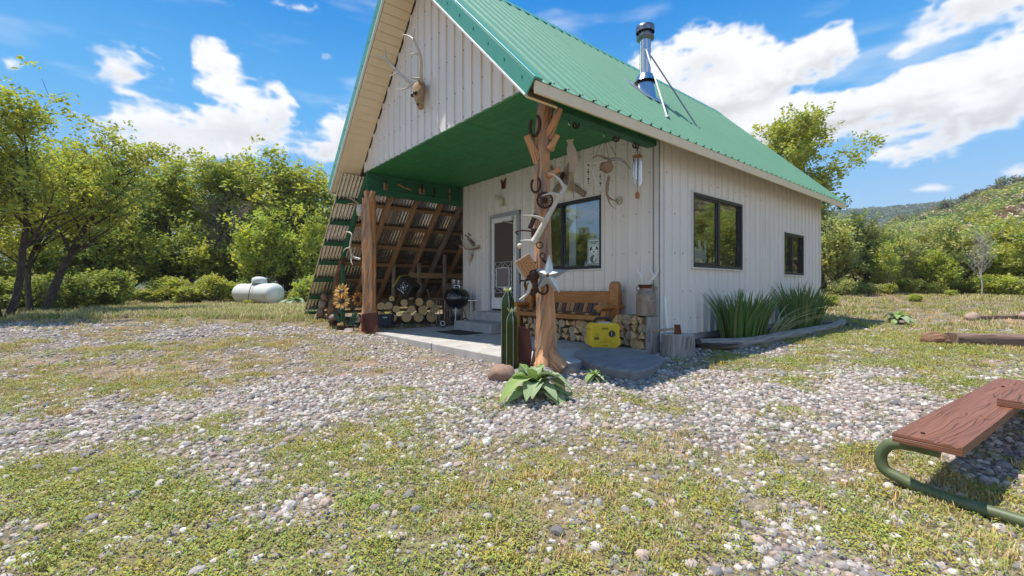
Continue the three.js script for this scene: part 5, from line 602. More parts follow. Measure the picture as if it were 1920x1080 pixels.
// ---------- under the lean-to ----------
{
  const proto = (r) => { const o = thing('log_round', 'x', 'log'); mesh('bark', tube([[0, 0, -0.22], [0, 0, 0], [0, 0, 0.22]], r, 18, { open: 1, lump: (i, k) => 0.95 + 0.1 * vnoise(k, 1, r * 100 | 0) }), M.bark, o); const e = new THREE.CircleGeometry(r * 0.96, 20), u = e.attributes.uv; e.translate(0, 0, 0.2205); mesh('cut_end', e, M.cut, o); return o; };
  const spots = [[-6.55, 0.17, 1.5, 0.135], [-6.62, 0.42, 1.42, 0.095], [-6.45, 0.43, 1.3, 0.095], [-6.5, 0.13, 1.2, 0.12], [-6.38, 0.35, 1.14, 0.09], [-6.28, 0.5, 0.98, 0.09], [-6.36, 0.14, 0.88, 0.125], [-6.22, 0.34, 0.82, 0.1], [-6.12, 0.52, 0.66, 0.1], [-6.26, 0.13, 0.6, 0.12], [-6.12, 0.32, 0.56, 0.115], [-6.02, 0.48, 0.42, 0.095], [-6.16, 0.13, 0.3, 0.125], [-6.0, 0.34, 0.3, 0.11], [-6.68, 0.14, 1.8, 0.1], [-6.5, 0.6, 1.2, 0.07], [-6.3, 0.64, 0.8, 0.075], [-6.6, 0.13, 2.02, 0.09]];
  const cache = {}; spots.forEach(([x, y, z, r], i) => { const key = r; let o; if (!cache[key]) o = cache[key] = proto(r); else { o = cache[key].clone(); o.name = numbered('log_round'); scene.add(o); } o.position.set(x - 0.28, y + 0.02, z - 0.1); o.rotation.set(0, FACE + 0.25, i * 1.1); o.userData = { label: 'sawn round log in the stack under the lean-to', category: 'log', group: 'round logs under the lean-to' }; });
  const cr = thing('plastic_crate', 'dark blue plastic crate on the ground before the round logs', 'crate', [-5.95, 0.02, 1.62], FACE); const blue = mat([0.02, 0.035, 0.06], { rough: 0.5 }); mesh('body', [box(0.3, 0.24, 0.015, 0, 0.13, 0.12), box(0.3, 0.24, 0.015, 0, 0.13, -0.12), box(0.015, 0.24, 0.225, 0.1425, 0.13, 0), box(0.015, 0.24, 0.225, -0.1425, 0.13, 0), box(0.27, 0.015, 0.225, 0, 0.02, 0)], blue, cr); mesh('rim', [box(0.33, 0.02, 0.03, 0, 0.255, 0.125), box(0.33, 0.02, 0.03, 0, 0.255, -0.125)], blue, cr); mesh('label', box(0.1, 0.028, 0.003, 0.01, 0.2, 0.131), mat([0.6, 0.62, 0.66], { rough: 0.6 }), cr);
  // cooler bag tipped on the logs
  const to = thing('lid_box', 'tilted box with a yellow lid and black printed front on the logs', 'box', [-6.28, 0.93, 0.96], FACE); const b = new THREE.Group(); b.name = 'box_body'; to.add(b); b.rotation.set(0.1, -0.35, -0.62);
  const cv = document.createElement('canvas'); cv.width = cv.height = 128; const x = cv.getContext('2d'); x.fillStyle = '#0b0b10'; x.fillRect(0, 0, 128, 128); x.fillStyle = '#c9cad6'; x.beginPath(); x.arc(64, 62, 13, 0, 7); x.fill(); for (let k = 0; k < 8; k++) { x.beginPath(); x.arc(64 + 28 * Math.cos(k * 0.785), 62 + 28 * Math.sin(k * 0.785), 5, 0, 7); x.fill(); } x.fillRect(24, 102, 34, 7); x.fillRect(62, 100, 40, 9); x.fillRect(38, 16, 10, 12); x.fillRect(84, 14, 12, 12); const t = new THREE.CanvasTexture(cv); t.colorSpace = THREE.SRGBColorSpace;
  mesh('carton', box(0.42, 0.36, 0.36, 0.04, 0, 0, 0.01), M.black, b); mesh('printed_front', new THREE.BoxGeometry(0.34, 0.32, 0.004).translate(0.04, 0, 0.183), new THREE.MeshStandardMaterial({ map: t, roughness: 0.6 }), b); mesh('lid', box(0.02, 0.36, 0.4, -0.185, 0, 0.01), mat([0.6, 0.52, 0.02], { rough: 0.5, map: rep(T.mottle, 6) }), b);
  const ta = thing('side_table', 'small round patio table with thin pale legs beside the grill', 'table', [-5.85, 0, 0.22]); mesh('table_top', disc(0.25, 0.02, 0, 0.62, 0, 26), mat([0.34, 0.26, 0.2], { rough: 0.6, map: T.wood }), ta); for (let k = 0; k < 6; k++) { const a = k * 1.047 + 0.2; mesh('leg', tube(spline([[0.2 * Math.cos(a), 0.61, 0.2 * Math.sin(a)], [0.19 * Math.cos(a), 0.3, 0.19 * Math.sin(a)], [0.2 * Math.cos(a), 0.02, 0.2 * Math.sin(a)]], 5), 0.009, 6), mat([0.55, 0.45, 0.36], { rough: 0.4, metal: 0.4 }), ta); } mesh('foot_ring', new THREE.TorusGeometry(0.2, 0.008, 6, 26).rotateX(Math.PI / 2).translate(0, 0.03, 0), M.rustDark, ta);
  const sh = thing('tool_shelf', 'dark wooden shelf against the cabin wall under the lean-to', 'shelf', [-6.05, 0, -0.35]); mesh('shelf_board', box(0.9, 0.03, 0.34, 0, 0.86, 0), M.lumberGrey, sh); mesh('shelf_board', box(0.9, 0.03, 0.34, 0, 0.3, 0), M.lumberGrey, sh); for (const q of [-0.42, 0.42]) mesh('upright', box(0.05, 1.0, 0.3, q, 0.5, 0), M.lumberGrey, sh);
  [[-6.1, 0.09, 0.26, 'larger grey metal canister on the shelf under the lean-to'], [-5.88, 0.06, 0.24, 'slim shiny canister on the shelf under the lean-to']].forEach(([px, r, h, l]) => { const c = thing('canister', l, 'canister', [px, 0.877, -0.3]); mesh('body', lathe([[0, 0], [r, 0], [r, h * 0.8], [r * 0.85, h * 0.88], [r * 0.3, h * 0.9]], 18), M.galv, c); mesh('cap', disc(r * 0.35, 0.05, 0, h * 0.92, 0, 12), M.black, c); });
  const ro = thing('rope_coil', 'pale coiled rope hanging from a lean-to post', 'rope', [-6.62, 0.95, 0.45], FACE); for (let k = 0; k < 4; k++) mesh('loop', new THREE.TorusGeometry(0.07 + k * 0.004, 0.011, 6, 20).scale(0.75, 1.5, 1).rotateY(k * 0.12).translate(0.01 * k, -0.05, 0.06 + k * 0.008), mat([0.42, 0.37, 0.3], { rough: 0.95 }), ro); mesh('hanging_end', tube([[0, 0.05, 0.07], [0, 0.5, 0.05]], 0.01, 6), mat([0.42, 0.37, 0.3], { rough: 0.95 }), ro);
  for (const [z, l] of [[0.78, 'first'], [0.7, 'second'], [0.62, 'third']]) one('hanging_rod', tube([[-6.08, 2.3, z], [-6.1, 1.95, z + 0.01]], [0.012, 0.016], 7), M.lumber, 'slim wooden rod hanging from a purlin, ' + l + ' from the post', 'rod');
  one('wooden_stake', bar([-6.35, 0.02, 0.12], [-6.62, 0.85, 0.2], 0.03, 0.04), M.grey, 'grey wooden stake leaning behind the patio table', 'stake');
}
{ // kettle grill
  const g = thing('kettle_grill', 'black kettle grill with ash catcher and wheels by the steps', 'grill', [-4.86, 0, 0.42], FACE); mesh('bowl', lathe([[0.05, 0.42], [0.15, 0.44], [0.23, 0.5], [0.27, 0.58], [0.285, 0.66], [0.275, 0.66]], 32), M.blackGloss, g); mesh('lid', lathe([[0.288, 0.665], [0.285, 0.72], [0.26, 0.79], [0.2, 0.845], [0.1, 0.875], [0.001, 0.88]], 32), M.blackGloss, g); mesh('lid_handle', [tube(spline([[-0.06, 0.87, 0], [-0.055, 0.93, 0], [0.055, 0.93, 0], [0.06, 0.87, 0]], 10), 0.014, 8)], M.chrome, g); mesh('vent', disc(0.05, 0.012, 0, 0.886, 0.04, 14).rotateX(0), M.chrome, g); mesh('ash_catcher', lathe([[0, 0.24], [0.07, 0.245], [0.1, 0.3], [0.105, 0.4], [0.09, 0.41]], 22), mat([0.4, 0.38, 0.34], { rough: 0.35, metal: 0.8 }), g); mesh('rim_band', new THREE.TorusGeometry(0.287, 0.008, 6, 36).rotateX(Math.PI / 2).translate(0, 0.662, 0), M.chrome, g);
  for (const [a, L] of [[-2.4, 1], [0.0, 1], [2.3, 1]]) { const c = Math.sin(a), d = Math.cos(a); mesh('leg', tube([[c * 0.16, 0.46, d * 0.16], [c * 0.32, 0.03, d * 0.32]], 0.013, 8), M.chrome, g); }
  for (const a of [-0.9, 2.6]) { const w = sub('wheel', g); w.position.set(Math.sin(a) * 0.34 - 0.02, 0.1, Math.cos(a) * 0.34); mesh('tyre', new THREE.TorusGeometry(0.072, 0.018, 8, 22), M.black, w); mesh('hub', new THREE.TorusGeometry(0.05, 0.009, 6, 20).translate(0, 0, 0.008), M.white, w); mesh('cap', disc(0.022, 0.03, 0, 0, 0, 10).rotateX(Math.PI / 2), M.black, w); } mesh('tool_hook', box(0.22, 0.02, 0.05, 0.36, 0.6, 0.06), M.chrome, g); mesh('side_tool', tube([[0.38, 0.6, 0.07], [0.4, 0.3, 0.09]], 0.011, 6), M.black, g); mesh('side_tool', tube([[0.32, 0.6, 0.07], [0.33, 0.34, 0.09]], 0.009, 6), M.chrome, g);
}
// ---------- the yard ----------
{
  const x = -14.7, z = 2.65, t = thing('propane_tank', 'weathered white propane tank in the grass by the oaks', 'tank', [x, level(x, z) - 0.02, z], 0.42); const pm = mat([0.74, 0.76, 0.72], { map: rep(T.conc, 0.6), rough: 0.5 });
  const prof = [[0, -1.14], [0.15, -1.125], [0.27, -1.07], [0.34, -0.99], [0.358, -0.94], [0.36, -0.9], [0.36, -0.5], [0.36, 0], [0.36, 0.5], [0.36, 0.9], [0.358, 0.94], [0.34, 0.99], [0.27, 1.07], [0.15, 1.125], [0, 1.14]]; const g = lathe(prof, 30); g.rotateZ(Math.PI / 2); g.translate(0, 0.48, 0); mesh('vessel', g, pm, t); mesh('dome', lathe([[0.25, 0.84], [0.25, 0.96], [0.22, 1.04], [0.12, 1.08], [0, 1.09]], 22, 0.08, 0, 0), mat([0.66, 0.67, 0.66], { map: T.conc, rough: 0.7 }), t); for (const q of [-0.62, 0.62]) mesh('foot', box(0.16, 0.16, 0.5, q, 0.08, 0, 0.01), M.concGrey, t); mesh('hose', tube(spline([[0.12, 0.9, 0.24], [0.14, 0.72, 0.36], [0.1, 0.4, 0.42], [0.25, 0.06, 0.5], [0.5, 0.02, 0.55]], 14), 0.011, 6), M.black, t);
}
{ // plank picnic seat on a bent pipe frame at the edge of the yard
  const b = thing('picnic_seat', 'red-brown plank picnic seat on a bent green pipe frame', 'bench'), GY = -0.245;
  const at = (l, d, y) => [EYE.x + RGT.x * l + FWD.x * d, y, EYE.z + RGT.z * l + FWD.z * d], D = 0.8, sy = EYE.y - D;
  // corners of the seat, measured in the yard: near-left, near-right, far-right, far-left
  const c = [at(2.63 * D, 3.1 * D, sy), at(2.827 * D, 2.81 * D, sy)], u = V(c[1][0] - c[0][0], 0, c[1][2] - c[0][2]).normalize(), far = at(5.71 * D, 5.19 * D, sy), v0 = V(far[0] - c[0][0], 0, far[2] - c[0][2]), v = v0.clone().sub(u.clone().multiplyScalar(v0.dot(u))).normalize();
  const wood = mat([0.27, 0.115, 0.065], { map: rep(T.crack, 0.5, 2.6), rough: 0.5, bump: 0.01 });
  const g = new THREE.Group(); g.name = 'seat'; b.add(g); g.position.set(...c[0]); g.rotation.y = Math.atan2(-u.z, u.x);
  const plank = (x0, x1, z0, z1, y1, th, seed) => { const geoP = []; const n = 46, w = 12, P = (i, j, top) => { const x = mix(x0, x1, i / w), z = mix(z0, z1, j / n); const crack = top ? -0.011 * sstep(0.66, 0.74, fbm(x * 26 + 0.9 * Math.sin(z * 5 + seed), z * 2.2, seed, 3)) * sstep(0, 0.03, Math.min(i, w - i) / w + 0.01) - 0.002 * vnoise(x * 60, z * 4, seed + 1) : -th; return [x, y1 + crack, z]; }; const q = (A, B, C, E2) => geoP.push(...A, ...B, ...C, ...A, ...C, ...E2); for (let i = 0; i < w; i++) for (let j = 0; j < n; j++) { q(P(i, j, 1), P(i, j + 1, 1), P(i + 1, j + 1, 1), P(i + 1, j, 1)); } for (let i = 0; i < w; i++) { q(P(i, 0, 0), P(i, 0, 1), P(i + 1, 0, 1), P(i + 1, 0, 0)); q(P(i, n, 1), P(i, n, 0), P(i + 1, n, 0), P(i + 1, n, 1)); } for (let j = 0; j < n; j++) { q(P(0, j, 1), P(0, j, 0), P(0, j + 1, 0), P(0, j + 1, 1)); q(P(w, j, 0), P(w, j, 1), P(w, j + 1, 1), P(w, j + 1, 0)); } q(P(0, 0, 0), P(w, 0, 0), P(w, n, 0), P(0, n, 0)); return uvm(geo(geoP), 2); };
  const sgn = v.clone().applyAxisAngle(V(0, 1, 0), -g.rotation.y).z > 0 ? 1 : -1, W = 0.28;
  const L = 2.7; const add = (name, x0, x1, z0, z1, y, th, seed) => mesh(name, sgn > 0 ? plank(x0, x1, z0, z1, y, th, seed) : plank(x0, x1, -z1, -z0, y, th, seed), wood, g);
  add('seat_plank', 0, W, 0, L, 0, 0.048, 5); add('seat_plank', W * 0.72, W * 0.72 + 0.24, 1.3, L + 0.3, 0.05, 0.048, 9);
  const green = mat([0.13, 0.2, 0.1], { rough: 0.5, map: rep(T.rust, 1.3) });
  const pipe = (s) => { const W0 = V(...c[0]).add(v.clone().multiplyScalar(s)), p = (a, y) => W0.clone().add(u.clone().multiplyScalar(a)).setY(y).toArray(); const r = 0.031; mesh('pipe_leg', tube(spline([p(0.17, sy - 0.083), p(0.06, sy - 0.08), p(-0.04, sy - 0.1), p(-0.085, sy - 0.17), p(-0.07, sy - 0.25), p(0.0, GY + 0.045), p(0.14, GY + 0.012), p(0.4, GY + 0.0), p(1.0, GY - 0.01), p(2.0, GY - 0.02)], 46), r, 14), green, b); mesh('bolt', tube([p(0.1, sy - 0.06), p(0.1, sy + 0.006)], 0.01, 6), M.rustDark, b); };
  pipe(0.12); pipe(2.2);
}
{ // old railway ties on the right, and the log that edges the leaf bed
  const tie = (a, b, w, h, label) => { const A = [a[0], level(a[0], a[1]) + h * 0.35, a[1]], B = [b[0], level(b[0], b[1]) + h * 0.35, b[1]], L = Math.hypot(B[0] - A[0], B[2] - A[2]); const P = []; for (let i = 0; i <= 20; i++) P.push([mix(A[0], B[0], i / 20), mix(A[1], B[1], i / 20), mix(A[2], B[2], i / 20)]); one('railway_tie', tube(P, w * 0.68, 16, { lump: (i, k, q, l) => { const s = 1 / Math.max(Math.abs(Math.cos(q)), Math.abs(Math.sin(q))); return Math.min(s, 1.32) * (0.9 + 0.16 * vnoise(k * 2.2, l * 6, 4)); } }), mat([0.27, 0.18, 0.135], { map: T.old, rough: 0.95, bump: 0.01 }), label, 'railway tie'); };
  const at = (l, d) => [EYE.x + RGT.x * l + FWD.x * d, EYE.z + RGT.z * l + FWD.z * d];
  tie(at(6.85, 7.0), at(9.0, 6.95), 0.19, 0.16, 'long weathered railway tie lying on the grass at the right'); { const [x, z] = at(6.62, 7.02); rock([x, level(x, z) + 0.04, z], [0.2, 0.15, 0.15], M.cedarDark, 'squared brown block at the end of the railway tie', 61, 0.8); }
  tie(at(11.25, 11.0), at(12.3, 10.9), 0.09, 0.1, 'short far railway tie behind the long one'); for (const [l, d, n] of [[11.15, 10.85, 'left'], [12.35, 10.75, 'right']]) { const [x, z] = at(l, d); rock([x, level(x, z) + 0.06, z], [0.14, 0.13, 0.13], M.stonePink, 'pink stone block under the ' + n + ' end of the far tie', 62 + l | 0, 0.3); }
  const P = [[0.3, -0.62], [0.66, -1.1], [0.74, -2.2], [0.76, -3.4], [0.7, -4.8], [0.62, -6.2], [0.5, -6.9]].map(([x, z]) => [x, level(x, z) + 0.05, z]); const Q = spline(P, 30); one('edging_log', tube(Q, Q.map((_, i) => 0.075 + 0.02 * vnoise(i * 0.4, 2, 3)), 12, { lump: (i, k, a, l) => 0.85 + 0.3 * vnoise(k * 1.2, l * 4, 8) }), mat([0.42, 0.37, 0.33], { map: T.old, rough: 0.95, bump: 0.008 }), 'long weathered log edging the leaf bed along the side wall', 'log');
  one('bed_soil', (() => { const g = new THREE.PlaneGeometry(0.72, 6.4, 10, 60); g.rotateX(-Math.PI / 2); g.translate(0.38, 0, -3.7); const p = g.attributes.position; for (let i = 0; i < p.count; i++) p.setY(i, Math.max(0.03, level(p.getX(i), p.getZ(i)) + 0.02) + 0.05 * fbm(p.getX(i) * 6, p.getZ(i) * 6, 5, 3)); g.computeVertexNormals(); return uvm(g); })(), mat([0.1, 0.075, 0.05], { map: T.soil, rough: 1, bump: 0.01 }), 'dark soil bed along the side wall', 'soil').userData.kind = 'structure';
}
// ---------- leaves ----------
function leafQuad(out, uvs, o, dir, up, len, wid, bend) {     // a kite-shaped leaf folded along its midrib
  const d = V(...dir).normalize(), s = d.clone().cross(V(...up)).normalize(), n = s.clone().cross(d).normalize(), P = (a, b, c) => [o[0] + d.x * a + s.x * b + n.x * c, o[1] + d.y * a + s.y * b + n.y * c, o[2] + d.z * a + s.z * b + n.z * c];
  const A = P(0, 0, 0), B = P(len * 0.5, wid / 2, bend), C = P(len, 0, -bend * 0.6), D = P(len * 0.5, -wid / 2, bend); out.push(...A, ...B, ...C, ...A, ...C, ...D); uvs.push(0, 0, 1, 0, 1, 1, 0, 0, 1, 1, 0, 1);
}
function sprig(seed, n, spread, len, wid) { const r = rng(seed), p = [], u = []; for (let k = 0; k < n; k++) { const a = r() * 6.283, e = r() * 1.6 - 0.5, q = spread * Math.cbrt(r()), b = r() * 6.283, f = Math.acos(2 * r() - 1); leafQuad(p, u, [q * Math.sin(f) * Math.cos(b), q * Math.cos(f) * 0.8, q * Math.sin(f) * Math.sin(b)], [Math.cos(a) * Math.cos(e), Math.sin(e) * 0.7, Math.sin(a) * Math.cos(e)], [(r() - 0.5) * 2, 1, (r() - 0.5) * 2], len * (0.7 + r() * 0.6), wid * (0.7 + r() * 0.6), len * 0.12); } return geo(p, u); }
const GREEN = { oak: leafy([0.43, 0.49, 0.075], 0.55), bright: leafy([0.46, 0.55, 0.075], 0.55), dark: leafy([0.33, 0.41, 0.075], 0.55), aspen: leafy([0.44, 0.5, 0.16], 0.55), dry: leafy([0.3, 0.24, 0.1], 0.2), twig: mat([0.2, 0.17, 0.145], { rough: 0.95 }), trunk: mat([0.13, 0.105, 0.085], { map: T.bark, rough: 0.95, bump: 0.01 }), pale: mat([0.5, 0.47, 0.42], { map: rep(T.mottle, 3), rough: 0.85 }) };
const SPRIGS = [1, 2, 3].map((k) => sprig(k, 12, 0.22, 0.135, 0.08)), SMALL = [4, 5].map((k) => sprig(k, 12, 0.18, 0.1, 0.065)), TUFT = [6, 7].map((k) => sprig(k, 22, 0.16, 0.07, 0.035));
const _m = new THREE.Matrix4(), _q = new THREE.Quaternion(), _e = new THREE.Euler(), _c = new THREE.Color();
function scatter(name, g, m, list, parent) {                // list of [x, y, z, scale, yaw, tilt, r, g, b, sy?]
  const o = new THREE.InstancedMesh(g, m, list.length); o.name = parent ? name : numbered(name); o.castShadow = o.receiveShadow = true;
  list.forEach(([x, y, z, s, yaw, tilt, cr, cg, cb, sy], i) => { _q.setFromEuler(_e.set(tilt, yaw, tilt * 0.7)); _m.compose(V(x, y, z), _q, V(s, sy ?? s, s)); o.setMatrixAt(i, _m); o.setColorAt(i, _c.setRGB(cr, cg, cb)); });
  (parent || scene).add(o); o.userData.kind = 'stuff'; return o;
}
function growTree(seed, o) {                               // stems, limbs and twigs, with sprigs of leaves round the twigs
  const r = rng(seed), wood = [], tips = [];
  const branch = (p, d, len, rad, lvl) => {
    const n = lvl === 0 ? 7 : 4, P = [p.toArray()], R = [rad]; let q = p.clone(), v = d.clone();
    for (let i = 1; i <= n; i++) { v.add(V((r() - 0.5) * o.wob, (r() - 0.3) * o.wob * 0.6 + (o.rise || 0), (r() - 0.5) * o.wob)).normalize(); q = q.clone().add(v.clone().multiplyScalar(len / n)); P.push(q.toArray()); R.push(rad * (1 - 0.7 * i / n)); if (lvl >= 1 && i > 1) tips.push([q.clone(), lvl]);
      if (lvl < 3 && i >= (lvl === 0 ? Math.ceil(n * o.clear) : 1)) { const k = lvl === 0 ? o.limbs : lvl === 1 ? 2 : 1; for (let j = 0; j < k; j++) if (r() < 0.85) { const a = r() * 6.283, out = V(Math.cos(a), 0.15 + r() * 0.6, Math.sin(a)); branch(q.clone(), v.clone().multiplyScalar(0.45).add(out.multiplyScalar(0.9)).normalize(), len * (lvl === 0 ? mix(0.42, 0.24, i / n) : 0.55) * (0.7 + r() * 0.6), rad * (1 - 0.6 * i / n) * 0.5, lvl + 1); } } }
    wood.push(tube(P, R.map((x) => Math.max(x, 0.006)), lvl === 0 ? 8 : lvl === 1 ? 5 : 3, { open: 1 }));
  };
  for (let s = 0; s < o.stems; s++) { const a = r() * 6.283, t = o.lean * (0.4 + r() * 0.8); branch(V(Math.cos(a) * 0.12 * (o.stems > 1 ? 1 : 0), -0.15, Math.sin(a) * 0.12 * (o.stems > 1 ? 1 : 0)), V(Math.cos(a) * t + (o.tilt?.[0] || 0), 1, Math.sin(a) * t + (o.tilt?.[1] || 0)).normalize(), o.h * (s ? 0.72 + r() * 0.3 : 1), o.rad * (s ? 0.6 + r() * 0.3 : 1), 0); }
  const lists = o.sprigs.map(() => []); tips.forEach(([p]) => { for (let k = 0; k < o.dens; k++) { if (r() > (o.keep ?? 1)) continue; const j = 0.3 * o.fluff, x = p.x + (r() - 0.5) * 2 * j, y = p.y + (r() - 0.4) * 1.6 * j, z = p.z + (r() - 0.5) * 2 * j, t = 0.72 + r() * 0.5, w = r(); lists[Math.floor(r() * lists.length)].push([x, Math.max(0.15, y), z, o.size * (0.75 + r() * 0.5), r() * 6.28, (r() - 0.5) * 0.9, t * mix(0.85, 1.35, w), t * mix(0.95, 1.12, w), t * mix(1, 0.7, w)]); } });
  let top = 0; for (const [p] of tips) top = Math.max(top, p.y); const k = o.h / (top + 0.25); const w = merge(wood); w.scale(k, k, k); lists.forEach((l) => l.forEach((e) => { e[0] *= k; e[1] *= k; e[2] *= k; }));
  return { wood: w, lists, o };
}
function makeTree(v, name, label, category, pos, ry, sc, group, leafMat, woodMat) {
  const t = thing(name, label, category, pos, ry, group); Array.isArray(sc) ? t.scale.set(...sc) : t.scale.setScalar(sc); mesh('trunk', v.wood, woodMat || GREEN.trunk, t);
  v.lists.forEach((l, i) => { if (l.length) scatter('crown', v.o.sprigs[i], leafMat, l, t); }); return t;
}
const OAK = [
  growTree(101, { h: 5.6, rad: 0.16, stems: 2, lean: 0.26, limbs: 3, wob: 0.36, clear: 0.36, dens: 3, fluff: 1.15, size: 1.05, keep: 0.075, sprigs: SPRIGS }), growTree(102, { h: 5.6, rad: 0.14, stems: 3, lean: 0.2, limbs: 3, wob: 0.32, clear: 0.34, dens: 3, fluff: 1.1, size: 1.05, keep: 0.065, sprigs: SPRIGS }),
  growTree(103, { h: 5.6, rad: 0.12, stems: 4, lean: 0.26, limbs: 2, wob: 0.36, clear: 0.3, dens: 3, fluff: 1.1, size: 1.05, keep: 0.065, sprigs: SPRIGS }), growTree(104, { h: 5.6, rad: 0.15, stems: 2, lean: 0.16, limbs: 3, wob: 0.3, clear: 0.4, dens: 3, fluff: 1.0, size: 1.05, keep: 0.075, sprigs: SPRIGS })];
const NEAR = [growTree(101, { h: 5.6, rad: 0.16, stems: 2, lean: 0.26, limbs: 3, wob: 0.36, clear: 0.36, dens: 3, fluff: 1.2, size: 0.8, keep: 0.13, sprigs: SPRIGS }), growTree(105, { h: 5.6, rad: 0.15, stems: 2, lean: 0.2, limbs: 3, wob: 0.38, clear: 0.34, dens: 3, fluff: 1.2, size: 0.8, keep: 0.13, tilt: [0.1, -0.12], sprigs: SPRIGS })];
const BUSHY = [growTree(111, { h: 3.2, rad: 0.06, stems: 5, lean: 0.3, limbs: 2, wob: 0.36, clear: 0.22, dens: 3, fluff: 0.8, size: 1.1, keep: 0.048, sprigs: SMALL }), growTree(112, { h: 3.2, rad: 0.055, stems: 5, lean: 0.36, limbs: 2, wob: 0.4, clear: 0.18, dens: 3, fluff: 0.8, size: 1.1, keep: 0.045, sprigs: SMALL })];
const SHRUB = [growTree(121, { h: 1.0, rad: 0.02, stems: 9, lean: 0.55, limbs: 2, wob: 0.4, clear: 0.15, dens: 3, fluff: 0.5, size: 0.75, keep: 0.016, sprigs: SMALL }), growTree(122, { h: 0.9, rad: 0.018, stems: 10, lean: 0.65, limbs: 2, wob: 0.5, clear: 0.12, dens: 3, fluff: 0.5, size: 0.75, keep: 0.016, sprigs: SMALL })];
const yard = (t, d) => [EYE.x + FWD.x * d + RGT.x * t * d, EYE.z + FWD.z * d + RGT.z * t * d];   // bearing and distance from the yard's east corner
const gp = (x, z, d = 0.03) => [x, level(x, z) - d, z];
